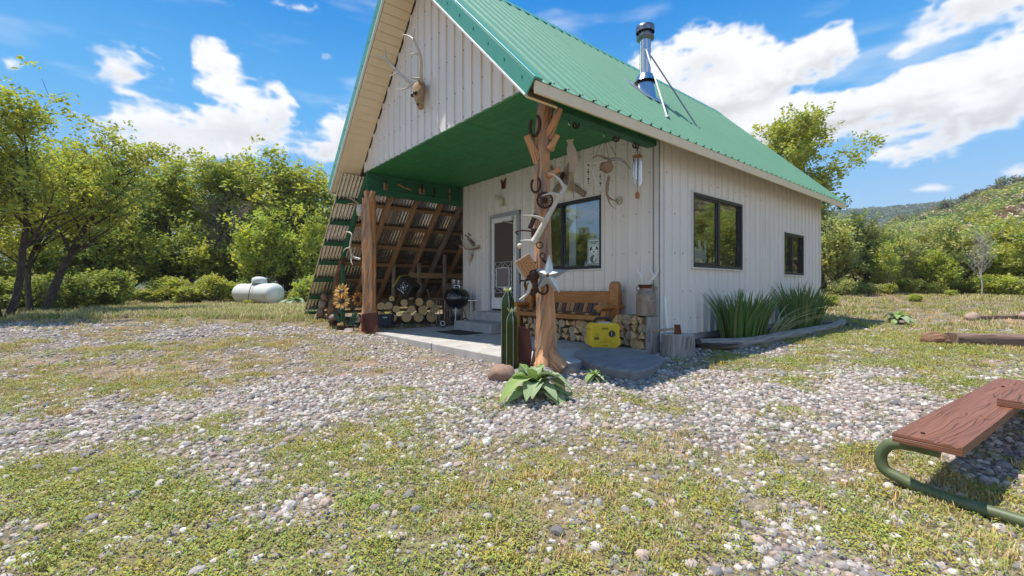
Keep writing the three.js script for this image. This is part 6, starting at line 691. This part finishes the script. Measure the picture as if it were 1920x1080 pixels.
{ // the oaks to the west: x, z, height, variant, leaf, label
  const W = 'oaks west of the cabin', list = [
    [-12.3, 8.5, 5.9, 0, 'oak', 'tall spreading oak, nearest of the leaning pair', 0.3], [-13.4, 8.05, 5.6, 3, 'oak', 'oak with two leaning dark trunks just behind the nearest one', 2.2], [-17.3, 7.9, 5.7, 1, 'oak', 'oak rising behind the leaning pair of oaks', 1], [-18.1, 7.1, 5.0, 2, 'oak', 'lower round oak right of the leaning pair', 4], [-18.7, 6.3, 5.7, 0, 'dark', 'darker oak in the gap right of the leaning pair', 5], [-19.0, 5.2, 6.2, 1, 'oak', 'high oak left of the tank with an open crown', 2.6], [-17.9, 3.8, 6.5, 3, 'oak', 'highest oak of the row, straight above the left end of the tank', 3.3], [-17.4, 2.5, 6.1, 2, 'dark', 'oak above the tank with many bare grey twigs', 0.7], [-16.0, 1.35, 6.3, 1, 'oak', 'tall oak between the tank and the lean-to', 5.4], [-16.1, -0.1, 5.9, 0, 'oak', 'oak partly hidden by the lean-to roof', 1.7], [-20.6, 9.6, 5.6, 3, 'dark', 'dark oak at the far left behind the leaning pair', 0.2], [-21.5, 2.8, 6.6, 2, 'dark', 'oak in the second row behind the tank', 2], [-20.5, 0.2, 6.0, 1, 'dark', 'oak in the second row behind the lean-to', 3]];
  for (const [x0, z0, h0, v, m, label, ry] of list) { const k = x0 < -15 ? 1.14 : 1, x = EYE.x + (x0 - EYE.x) * k, z = EYE.z + (z0 - EYE.z) * k, h = h0 * (k > 1 ? 1.12 : 0.95), s = h / 5.6; makeTree(k > 1 ? OAK[v] : NEAR[v ? 1 : 0], 'oak_tree', label, 'oak tree', gp(x, z), ry, [s * 1.02, s, s * 1.02], W, GREEN[m]); }
  makeTree(BUSHY[0], 'oak_sapling', 'bright green young oak just behind the propane tank', 'young oak', gp(...yard(-0.56, 18.3)), 0.4, [1.15, 1.28, 1.15], W, GREEN.bright); makeTree(BUSHY[1], 'oak_sapling', 'bright green young oak between the tank and the lean-to edge', 'young oak', gp(...yard(-0.455, 18.4)), 1.9, [1.05, 1.35, 1.05], W, GREEN.bright); makeTree(BUSHY[1], 'oak_sapling', 'yellow-green young oak beside the leaning pair of oaks', 'young oak', gp(...yard(-0.86, 17)), 3, [1.2, 1.25, 1.2], W, GREEN.oak);
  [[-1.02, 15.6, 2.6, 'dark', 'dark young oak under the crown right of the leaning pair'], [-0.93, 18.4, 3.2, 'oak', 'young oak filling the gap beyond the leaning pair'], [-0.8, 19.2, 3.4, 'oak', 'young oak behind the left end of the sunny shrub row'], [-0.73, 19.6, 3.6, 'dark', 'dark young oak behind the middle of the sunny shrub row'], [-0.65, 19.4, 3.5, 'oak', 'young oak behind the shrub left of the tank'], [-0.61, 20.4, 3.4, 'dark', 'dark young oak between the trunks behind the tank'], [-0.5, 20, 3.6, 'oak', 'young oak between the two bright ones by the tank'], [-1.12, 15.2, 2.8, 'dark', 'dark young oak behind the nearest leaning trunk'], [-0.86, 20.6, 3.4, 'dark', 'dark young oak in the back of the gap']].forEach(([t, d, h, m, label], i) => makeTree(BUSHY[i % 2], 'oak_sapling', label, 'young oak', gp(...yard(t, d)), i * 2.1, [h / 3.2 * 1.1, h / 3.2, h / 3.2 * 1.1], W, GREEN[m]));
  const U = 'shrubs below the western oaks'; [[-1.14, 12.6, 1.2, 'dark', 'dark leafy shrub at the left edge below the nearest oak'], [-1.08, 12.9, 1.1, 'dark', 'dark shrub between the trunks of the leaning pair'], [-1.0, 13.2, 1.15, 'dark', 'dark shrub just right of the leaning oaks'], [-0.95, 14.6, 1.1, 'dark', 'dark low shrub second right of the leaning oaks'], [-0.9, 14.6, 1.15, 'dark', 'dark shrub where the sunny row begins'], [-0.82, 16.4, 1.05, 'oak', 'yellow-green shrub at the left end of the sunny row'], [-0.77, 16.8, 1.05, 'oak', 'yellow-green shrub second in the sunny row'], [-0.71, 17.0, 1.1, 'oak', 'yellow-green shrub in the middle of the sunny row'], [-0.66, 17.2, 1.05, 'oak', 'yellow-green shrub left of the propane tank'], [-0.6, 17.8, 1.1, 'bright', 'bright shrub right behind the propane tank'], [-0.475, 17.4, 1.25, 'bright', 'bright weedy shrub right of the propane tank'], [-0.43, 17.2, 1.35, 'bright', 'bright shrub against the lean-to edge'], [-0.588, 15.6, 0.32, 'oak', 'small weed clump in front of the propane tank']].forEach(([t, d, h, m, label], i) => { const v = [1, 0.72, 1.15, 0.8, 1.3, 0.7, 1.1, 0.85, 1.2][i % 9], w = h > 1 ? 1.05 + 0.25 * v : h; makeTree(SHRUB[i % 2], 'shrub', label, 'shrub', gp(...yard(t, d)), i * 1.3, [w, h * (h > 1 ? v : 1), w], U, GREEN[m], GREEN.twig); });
  // oaks the porch window mirrors, along the west side of the yard
  [[-19, 19.5, 5.4, 1, 0.6], [-22, 21, 5.8, 0, 2], [-17, 23, 5.6, 2, 4], [-21, 16.5, 5.6, 3, 1], [-14.5, 21, 4.6, 1, 3]].forEach(([x, z, h, v, ry], i) => makeTree(OAK[v], 'oak_tree', ['oak beyond the yard that shows in the porch window', 'taller oak behind it in the porch window reflection', 'oak at the yard end mirrored in the porch window', 'oak joining the western row beyond the picture', 'last oak of the row at the far yard end'][i], 'oak tree', gp(x, z), ry, h / 5.6, W, GREEN.oak));
}
{ // the thicket behind and right of the cabin
  const E = 'saplings in the eastern thicket'; [[-1.67, -14.2, 3.3, 0, 'aspen', 'leafy sapling at the cabin corner'], [-1.14, -16.3, 3.4, 1, 'aspen', 'sapling second from the cabin corner'], [-0.5, -17.9, 3.4, 0, 'aspen', 'sapling with a pale forked trunk, third from the cabin'], [0.2, -19.4, 3.4, 1, 'aspen', 'dense sapling in the middle of the thicket'], [1.05, -20.6, 3.8, 0, 'aspen', 'highest sapling left of the bare white snag'], [1.8, -23.0, 3.9, 1, 'oak', 'sapling behind the bare white snag'], [2.75, -21.0, 2.9, 0, 'bright', 'low bright sapling at the right edge'], [3.6, -20.0, 3.0, 1, 'oak', 'sapling right of the bare white snag'], [-0.3, -16.0, 2.2, 1, 'bright', 'low bright sapling before the forked trunk'], [-2.6, -17.0, 4.4, 0, 'dark', 'dark sapling close behind the cabin corner'], [0.9, -18.2, 2.1, 0, 'bright', 'low bright sapling right of the middle']].forEach(([x, z, h, v, m, label], i) => makeTree(BUSHY[v], 'aspen_sapling', label, 'sapling', gp(x, z), i * 1.1, [h / 3.2 * 0.95, h / 3.2, h / 3.2 * 0.95], E, GREEN[m], i % 3 === 2 ? GREEN.pale : GREEN.trunk));
  const bare = growTree(131, { h: 3.0, rad: 0.055, stems: 1, lean: 0.08, limbs: 3, wob: 0.3, clear: 0.35, dens: 0, fluff: 1, size: 1, rise: 0.12, sprigs: SMALL }), b2 = growTree(132, { h: 3.1, rad: 0.05, stems: 4, lean: 0.4, limbs: 3, wob: 0.45, clear: 0.25, dens: 0, fluff: 1, size: 1, sprigs: SMALL });
  makeTree(bare, 'dead_tree', 'bare white dead tree standing in the thicket', 'dead tree', gp(2.0, -18.3), 0.5, [0.75, 0.9, 0.75], undefined, GREEN.aspen, GREEN.pale); makeTree(b2, 'dead_tree', 'grey dead bush of bare twigs at the right edge', 'dead tree', gp(3.2, -21.5), 0.5, 1.05, undefined, GREEN.aspen, GREEN.twig); makeTree(b2, 'dead_tree', 'bare grey twigs above the tank among the oaks', 'dead tree', gp(...yard(-0.64, 19.8)), 1.5, [1.3, 1.7, 1.3], undefined, GREEN.aspen, GREEN.twig); makeTree(b2, 'dead_tree', 'bare dead twigs low beside the leaning oaks', 'dead tree', gp(...yard(-0.97, 17.5)), 3.5, [0.9, 0.8, 0.9], undefined, GREEN.aspen, GREEN.twig);
  makeTree(growTree(141, { h: 7.8, rad: 0.17, stems: 1, lean: 0.1, limbs: 3, wob: 0.42, clear: 0.4, dens: 4, fluff: 1.1, size: 1.05, keep: 0.26, tilt: [0.12, -0.05], sprigs: SPRIGS }), 'oak_tree', 'open-crowned oak rising behind the cabin roof', 'oak tree', gp(...yard(0.585, 19.3)), 2.4, 1, undefined, GREEN.oak);
  const U = 'low shrubs before the eastern thicket'; [[0.735, 16.0, 0.75, 'aspen', 'grey-green shrub nearest the cabin on the bank'], [0.79, 16.2, 0.6, 'aspen', 'grey-green shrub second from the cabin on the bank'], [0.84, 16.4, 0.5, 'oak', 'small round shrub alone on the bare bank'], [0.875, 17.6, 0.8, 'oak', 'round shrub at the top of the bare bank'], [0.9, 14.2, 0.32, 'bright', 'tiny bright shrub on the bare bank'], [0.93, 17.4, 0.7, 'oak', 'shrub left of the bare white snag'], [0.98, 16.6, 0.3, 'bright', 'little bright plant above the far tie'], [1.02, 18.0, 0.9, 'oak', 'dark-footed shrub below the bare white snag'], [1.08, 16.8, 1.0, 'bright', 'bright spreading shrub at the right end of the bank'], [1.14, 16.2, 1.0, 'bright', 'large bright shrub at the far right'], [0.705, 14.2, 0.45, 'bright', 'yellow shrub by the cabin corner'], [0.81, 18.0, 0.8, 'oak', 'shrub under the pale forked trunk']].forEach(([t, d, h, m, label], i) => makeTree(SHRUB[i % 2], 'shrub', label, 'shrub', gp(...yard(t, d)), i * 1.7, [h * 1.15, h, h * 1.15], U, GREEN[m], GREEN.twig));
  // trees the side windows mirror
  [[6.5, -16.5, 4.6, 2], [8.6, -21, 5.4, 0], [11.5, -24, 6, 1], [6.2, -24, 5.0, 3], [10, -16, 4.8, 1]].forEach(([x, z, h, v], i) => makeTree(OAK[v], 'oak_tree', ['oak right of the yard mirrored in the large side window', 'oak behind it mirrored in the small side window', 'farthest oak right of the yard', 'oak at the right end of the eastern thicket', 'oak near the right end of the long tie'][i], 'oak tree', gp(x, z), i * 1.9, h / 5.6, 'oaks east of the yard', GREEN.oak));
}
{ // brush and woods on the hill
  const r = rng(404), A = [[], [], []], far = [], trunks = [];
  const clump = sprig(31, 260, 0.9, 0.26, 0.17), cone = sprig(33, 120, 0.8, 0.34, 0.2);
  for (let k = 0; k < 8600; k++) { const phi = (22 + r() * 56) * Math.PI / 180, rr = 30 + Math.pow(r(), 0.8) * 150, d = rr * Math.cos(phi), l = rr * Math.sin(phi), x = EYE.x + FWD.x * d + RGT.x * l, z = EYE.z + FWD.z * d + RGT.z * l, n = fbm(x * 0.05, z * 0.05, 121, 4); if (n < 0.36 && r() < 0.7) continue; const s = (0.8 + r() * 1.3) * (rr > 60 ? 1.25 : 0.9), dead = r() < 0.3 - 0.4 * (n - 0.5) ? 1 : 0, t = 0.7 + r() * 0.5; A[dead ? 2 : r() < 0.5 ? 0 : 1].push([x, level(x, z) + s * 0.35, z, s, r() * 6, 0, t * (0.85 + r() * 0.4), t, t * 0.9, s * 0.85]); }
  scatter('hillside_shrubbery', clump, leafy([0.36, 0.42, 0.1], 0.4), A[0]).userData.label = 'green oak brush covering the hillside'; scatter('hillside_shrubbery', clump, leafy([0.27, 0.33, 0.09], 0.4), A[1]).userData.label = 'darker green brush on the hillside'; scatter('hillside_shrubbery', clump, mat([0.42, 0.37, 0.3], { rough: 1, side: 1 }), A[2]).userData.label = 'grey-brown leafless brush on the hillside';
  for (let k = 0; k < 420; k++) { const phi = (40.5 + r() * 14) * Math.PI / 180, rr = 150 + r() * 34, d = rr * Math.cos(phi), l = rr * Math.sin(phi), x = EYE.x + FWD.x * d + RGT.x * l, z = EYE.z + FWD.z * d + RGT.z * l, y = level(x, z), h = 3.4 + r() * 3.2; trunks.push([x, y, z, 1, r() * 6, (r() - 0.5) * 0.1, 0.9 + r() * 0.4, 0.9 + r() * 0.4, 0.9 + r() * 0.4, h]); if (r() < 0.8) far.push([x, y + h * 0.8, z, 1.0 + r() * 0.9, r() * 6, 0, 0.8 + r() * 0.5, 0.8 + r() * 0.4, 0.8, 0.9 + r() * 1.2]); }
  for (let k = 0; k < 2600; k++) { const phi = (20 + r() * 30) * Math.PI / 180, rr = 420 + r() * 240, d = rr * Math.cos(phi), l = rr * Math.sin(phi), x = EYE.x + FWD.x * d + RGT.x * l, z = EYE.z + FWD.z * d + RGT.z * l; far.push([x, level(x, z) + 2, z, 4 + r() * 3, r() * 6, 0, 0.7 + r() * 0.4, 0.75 + r() * 0.4, 0.9, 4 + r() * 3]); }
  scatter('hillside_trunks', new THREE.CylinderGeometry(0.06, 0.14, 1, 5).translate(0, 0.5, 0), mat([0.3, 0.27, 0.23], { rough: 1 }), trunks).userData.label = 'thin grey trunks along the hill crest'; scatter('hillside_woods', cone, leafy([0.22, 0.25, 0.14], 0.35), far).userData.label = 'dark woods along the far ridge';
}
// ---------- plants near the cabin ----------
function bladeGeo(h, w, lean, droop) { const p = [], u = [], n = 6; for (let i = 0; i < n; i++) { const f = (t) => { const k = lean * t + droop * t * t * t; return [k, h * (t - droop * 0.35 * t * t * t), w * (t < 0.15 ? 0.7 + t * 2 : 1 - ((t - 0.15) / 0.85) ** 2)]; }; const [a, b, c] = f(i / n), [d, e, g] = f((i + 1) / n), A = [a, b, -c / 2], B = [a, b, c / 2], C = [d, e, g / 2], D = [d, e, -g / 2], m = [a, b, 0], k = [d, e, 0]; const fold = 0.25; m[0] += c * fold; k[0] += g * fold; p.push(...A, ...m, ...k, ...A, ...k, ...D, ...m, ...B, ...C, ...m, ...C, ...k); for (let q = 0; q < 12; q++) u.push(0, 0); } return geo(p, u); }
{
  const r = rng(66), iris = [leafy([0.1, 0.2, 0.04], 0.3), leafy([0.15, 0.26, 0.05], 0.3), leafy([0.24, 0.25, 0.09], 0.3)], pale = leafy([0.5, 0.5, 0.22], 0.3), kinds = [0, 1, 2, 3, 4, 5].map((k) => bladeGeo(0.86 + 0.04 * k, 0.034, 0.05 + 0.045 * k, 0.01 + 0.07 * k)), arch = [bladeGeo(0.62, 0.024, 0.45, 0.55), bladeGeo(0.5, 0.022, 0.6, 0.5)];
  const clumpAt = (label, cx, cz, rx, rz, n, h, strays) => { const t = thing('iris_clump', label, 'plant', [cx, 0.06, cz]); for (let k = 0; k < n; k++) { const a = r() * 6.283, q = Math.sqrt(r()), x = Math.cos(a) * q * rx, z = Math.sin(a) * q * rz, o = mesh('leaf', kinds[Math.min(5, Math.floor(q * 3 + r() * 3))], iris[[0, 0, 1, 1, 0, 1, 2][k % 7]], t); o.position.set(x, -0.02, z); o.rotation.y = -a + (r() - 0.5) * 1.2; const s = h * (0.72 + r() * 0.4); o.scale.set(s, s, 0.9 + r() * 0.4); } for (let k = 0; k < strays; k++) { const a = -0.1 - k * 0.33 + (r() - 0.5) * 0.3, o = mesh('pale_leaf', arch[k % 2], pale, t); o.position.set(rx * 0.6, 0, rz * 0.45 - k * 0.12); o.rotation.y = a + 0.5; o.scale.setScalar(0.85 + r() * 0.5); } };
  clumpAt('nearer clump of tall sword-shaped leaves below the large side window', 0.4, -1.9, 0.25, 0.6, 240, 0.86, 0); clumpAt('farther clump of tall sword-shaped leaves below the small side window', 0.38, -4.7, 0.24, 0.7, 210, 1.0, 0);
  const t = thing('pale_grass_clump', 'arching pale yellow-green leaves between the two dark leaf clumps', 'plant', [0.52, 0.05, -3.0]); for (let k = 0; k < 26; k++) { const o = mesh('leaf', arch[k % 2], pale, t); o.position.set((r() - 0.5) * 0.2, 0, (r() - 0.5) * 0.5); o.rotation.y = -0.9 + r() * 2.6; o.scale.setScalar(0.6 + r() * 0.55); }
}
{ // woolly broad-leaved rosettes
  const lf = (L, W, arch, cup) => { const p = [], u = [], n = 9, m = 4; const f = (i, j) => { const t = i / n, s = j / m * 2 - 1, w = W * Math.pow(Math.sin(Math.PI * Math.pow(t * 0.97 + 0.015, 0.8)), 0.75), x = L * t, y = L * (arch[0] * t + arch[1] * t * t + arch[2] * t * t * t) + cup * w * (s * s) + 0.006 * Math.sin(t * 22 + s * 5) * Math.abs(s) - (Math.abs(s) < 0.1 ? 0.004 : 0); return [x, y, s * w]; }; for (let i = 0; i < n; i++) for (let j = 0; j < m; j++) { const A = f(i, j), B = f(i, j + 1), C = f(i + 1, j + 1), D = f(i + 1, j); p.push(...A, ...B, ...C, ...A, ...C, ...D); u.push(i / n * L, j * 0.03, i / n * L, j * 0.03 + 0.03, (i + 1) / n * L, j * 0.03 + 0.03, i / n * L, j * 0.03, (i + 1) / n * L, j * 0.03 + 0.03, (i + 1) / n * L, j * 0.03); } const g = geo(p, u); return g; };
  const lows = [lf(0.42, 0.1, [0.55, -0.95, 0.02], 0.22), lf(0.38, 0.11, [0.85, -1.2, 0.05], 0.25), lf(0.33, 0.095, [0.3, -0.6, 0.0], 0.2), lf(0.4, 0.098, [0.25, -0.52, 0.0], 0.2), lf(0.3, 0.09, [1.25, -1.2, -0.15], 0.3)], ups = [lf(0.2, 0.055, [1.1, -0.6, -0.1], 0.45), lf(0.16, 0.045, [1.6, -0.5, -0.1], 0.5)], m1 = mat([0.36, 0.46, 0.23], { rough: 0.9, side: 1, map: rep(T.vein, 10, 8.333), bump: 0.006, phys: { transmission: 0.3, thickness: 0, sheen: 0.5 } }), m2 = mat([0.3, 0.43, 0.1], { rough: 0.85, side: 1, map: rep(T.vein, 12, 8.333), bump: 0.005, phys: { transmission: 0.35, thickness: 0 } });
  const rosette = (label, x, z, s, seed) => { const r = rng(seed), t = thing('mullein_plant', label, 'plant', [x, level(x, z) + 0.02, z]); t.scale.setScalar(s); for (let k = 0; k < 17; k++) { const o = mesh('leaf', lows[k % 5], k % 4 === 3 ? m2 : m1, t); o.rotation.set((r() - 0.5) * 0.5, k * 2.39996 + (r() - 0.5) * 0.5, (r() - 0.4) * 0.55); o.position.y = 0.05 + 0.006 * k; o.scale.setScalar(0.7 + r() * 0.45); } for (let k = 0; k < 9; k++) { const o = mesh('leaf', ups[k % 2], m2, t); o.rotation.y = k * 2.39996 + 1; o.position.y = 0.1; o.scale.setScalar(0.8 + r() * 0.35); } };
  rosette('large woolly broad-leaved plant in the gravel by the corner post', 0.62, 3.05, 1.0, 5); rosette('small dark broad-leaved plant in the grass right of the cabin', 1.35, -8.0, 0.95, 6); rosette('small broad-leaved seedling beside the low red rock', 0.62, 2.2, 0.35, 7); rosette('broad-leaved plant right of the propane tank', -13.5, 1.75, 1.25, 8);
}
// ---------- gravel, weeds and grass ----------
{
  const r = rng(909), peb = [1, 2, 3, 4].map((k) => { const g = rockGeo(70 + k, 1, 0.5 + 0.08 * k, 0.78, 0.22, 1); return g; }), P = [[], [], [], []], weeds = [[], []], blades = [[], []], dryb = [[], []];
  const tones = [[0.47, 0.42, 0.375], [0.37, 0.325, 0.295], [0.54, 0.48, 0.43], [0.29, 0.265, 0.25], [0.44, 0.33, 0.27], [0.62, 0.57, 0.51], [0.23, 0.21, 0.205], [0.4, 0.315, 0.275]];
  const spot = (dmin, dmax) => { const d = Math.sqrt(dmin * dmin + r() * (dmax * dmax - dmin * dmin)), l = (r() * 2 - 1) * (1.24 * d + 1.3); return [EYE.x + FWD.x * d + RGT.x * l, EYE.z + FWD.z * d + RGT.z * l, d, l]; };
  const free = (x, z) => !onPorch(x, z) && !inHouse(x, z) && !bed(x, z) && !(x < -5.3 && x > -8.4 && z < 2.2 && z > -3);
  for (const [a, b, n] of [[0.5, 2.6, 27000], [2.6, 5.2, 58000], [5.2, 9.5, 56000], [9.5, 14, 13000]]) for (let k = 0; k < n; k++) {
    const [x, z, d] = spot(a, b); const c = cover(x, z); const keep = mix(1, 0.3, c.green) * (1 - 0.72 * c.bare); if (r() > keep) continue; if (!free(x, z) && !(x < -5.3 && z > -0.5)) continue;
    const big = r(), s = (big > 0.988 ? 0.026 + r() * 0.018 : 0.0075 + 0.021 * Math.pow(r(), 2.3)) * mix(0.85, 1, sstep(1.5, 4, d)) * (d > 8 ? 1.25 : 1.0), t = tones[Math.floor(r() * tones.length)], q = 0.72 + r() * 0.5; P[Math.floor(r() * 4)].push([x, level(x, z) + s * 0.22 - 0.004 + (fbm(x * 3, z * 3, 111, 3) - 0.5) * 0.035, z, s, r() * 6.28, (r() - 0.5) * 0.5, t[0] * q, t[1] * q, t[2] * q]);
  }
  const pm = mat([1, 1, 1], { rough: 0.85, map: rep(T.mottle, 1) }); P.forEach((l, k) => { scatter('gravel', peb[k], pm, l).userData.label = 'rounded grey and pink gravel stones of the yard'; });
  // creeping weeds: mats of tiny leaves
  const matg = [1, 2].map((k) => { const q = rng(k + 50), p = [], u = []; for (let i = 0; i < 26; i++) { const a = q() * 6.283, d = Math.sqrt(q()) * 0.085, e = q() * 6.283; leafQuad(p, u, [Math.cos(a) * d, 0.004 + q() * 0.02, Math.sin(a) * d], [Math.cos(e), 0.2 + q() * 0.5, Math.sin(e)], [0, 1, 0], 0.011 + q() * 0.009, 0.006 + q() * 0.005, 0.002); } return geo(p, u); });
  const gras = [1, 2].map((k) => { const q = rng(k + 60), p = [], u = []; for (let i = 0; i < 15; i++) { const a = q() * 6.283, d = Math.sqrt(q()) * 0.045, h = 0.014 + q() * 0.03, e = q() * 6.283, w = 0.0025, lx = Math.cos(e) * h * 0.5, lz = Math.sin(e) * h * 0.5, x = Math.cos(a) * d, z = Math.sin(a) * d, sx = -Math.sin(e) * w, sz = Math.cos(e) * w; p.push(x - sx, 0, z - sz, x + sx, 0, z + sz, x + lx * 0.4 + sx * 0.8, h * 0.6, z + lz * 0.4 + sz * 0.8, x - sx, 0, z - sz, x + lx * 0.4 + sx * 0.8, h * 0.6, z + lz * 0.4 + sz * 0.8, x + lx * 0.4 - sx * 0.8, h * 0.6, z + lz * 0.4 - sz * 0.8, x + lx * 0.4 - sx * 0.8, h * 0.6, z + lz * 0.4 - sz * 0.8, x + lx * 0.4 + sx * 0.8, h * 0.6, z + lz * 0.4 + sz * 0.8, x + lx, h, z + lz); for (let j = 0; j < 9; j++) u.push(0, 0); } return geo(p, u); });
  for (const [a, b, n] of [[0.5, 2.6, 14000], [2.6, 5, 27000], [5, 9, 30000], [9, 22, 33000]]) for (let k = 0; k < n; k++) {
    const [x, z, d, l] = spot(a, b); if (!free(x, z)) continue; const c = cover(x, z); const fine = sstep(0.3, 0.62, fbm(x * 7, z * 7, 131, 3)); if (r() > c.green * (0.2 + 0.8 * fine) * 0.72 + 0.03 * fine) continue;
    const fz = d > 9 ? 2.1 : d > 5 ? 1.35 : 1, dry = r() < c.dry * 0.75, t = 0.75 + r() * 0.5, y = level(x, z) + (fbm(x * 3, z * 3, 111, 3) - 0.5) * 0.035, w = r();
    if (r() < (d > 9 ? 0.35 : 0.8) && !dry) weeds[k % 2].push([x, y, z, fz * (0.55 + r() * 0.75), r() * 6, 0, t * mix(0.75, 1.45, w), t, t * mix(1, 0.7, w)]); else (dry ? dryb : blades)[k % 2].push([x, y - 0.003, z, fz * (0.6 + r() * 0.8), r() * 6, 0, t * mix(0.9, 1.3, w), t, t * mix(1, 0.7, w)]);
  }
  // taller dry grass along the track below the oaks and on the bank
  for (let k = 0; k < 5200; k++) { const left = r() < 0.72, t = left ? -1.2 + r() * 0.75 : 0.66 + r() * 0.6, d = left ? 10.5 + r() * 6 : 10 + r() * 7, [x, z] = yard(t, d); if (!free(x, z) || fbm(x * 0.8, z * 0.8, 5, 3) < (left ? 0.4 : 0.52)) continue; const q = 0.75 + r() * 0.5; (r() < (left ? 0.5 : 0.6) ? dryb : blades)[k % 2].push([x, level(x, z) - 0.01, z, (left ? 2.6 : 1.8) + r() * 2.2, r() * 6, 0, q, q, q]); }
  const gm = leafy([0.33, 0.38, 0.075], 0.3), gb = leafy([0.35, 0.38, 0.1], 0.3), gd = leafy([0.54, 0.44, 0.24], 0.2);
  weeds.forEach((l, k) => scatter('weeds', matg[k], gm, l).userData.label = 'creeping green weeds among the gravel'); blades.forEach((l, k) => scatter('grass', gras[k], gb, l).userData.label = 'short green grass of the yard'); dryb.forEach((l, k) => scatter('dry_grass', gras[k], gd, l).userData.label = 'short straw-coloured dry grass');
}
scene.fog = new THREE.FogExp2(new THREE.Color().setRGB(0.74, 0.85, 1), 0.00045);
renderer.render(scene, camera);
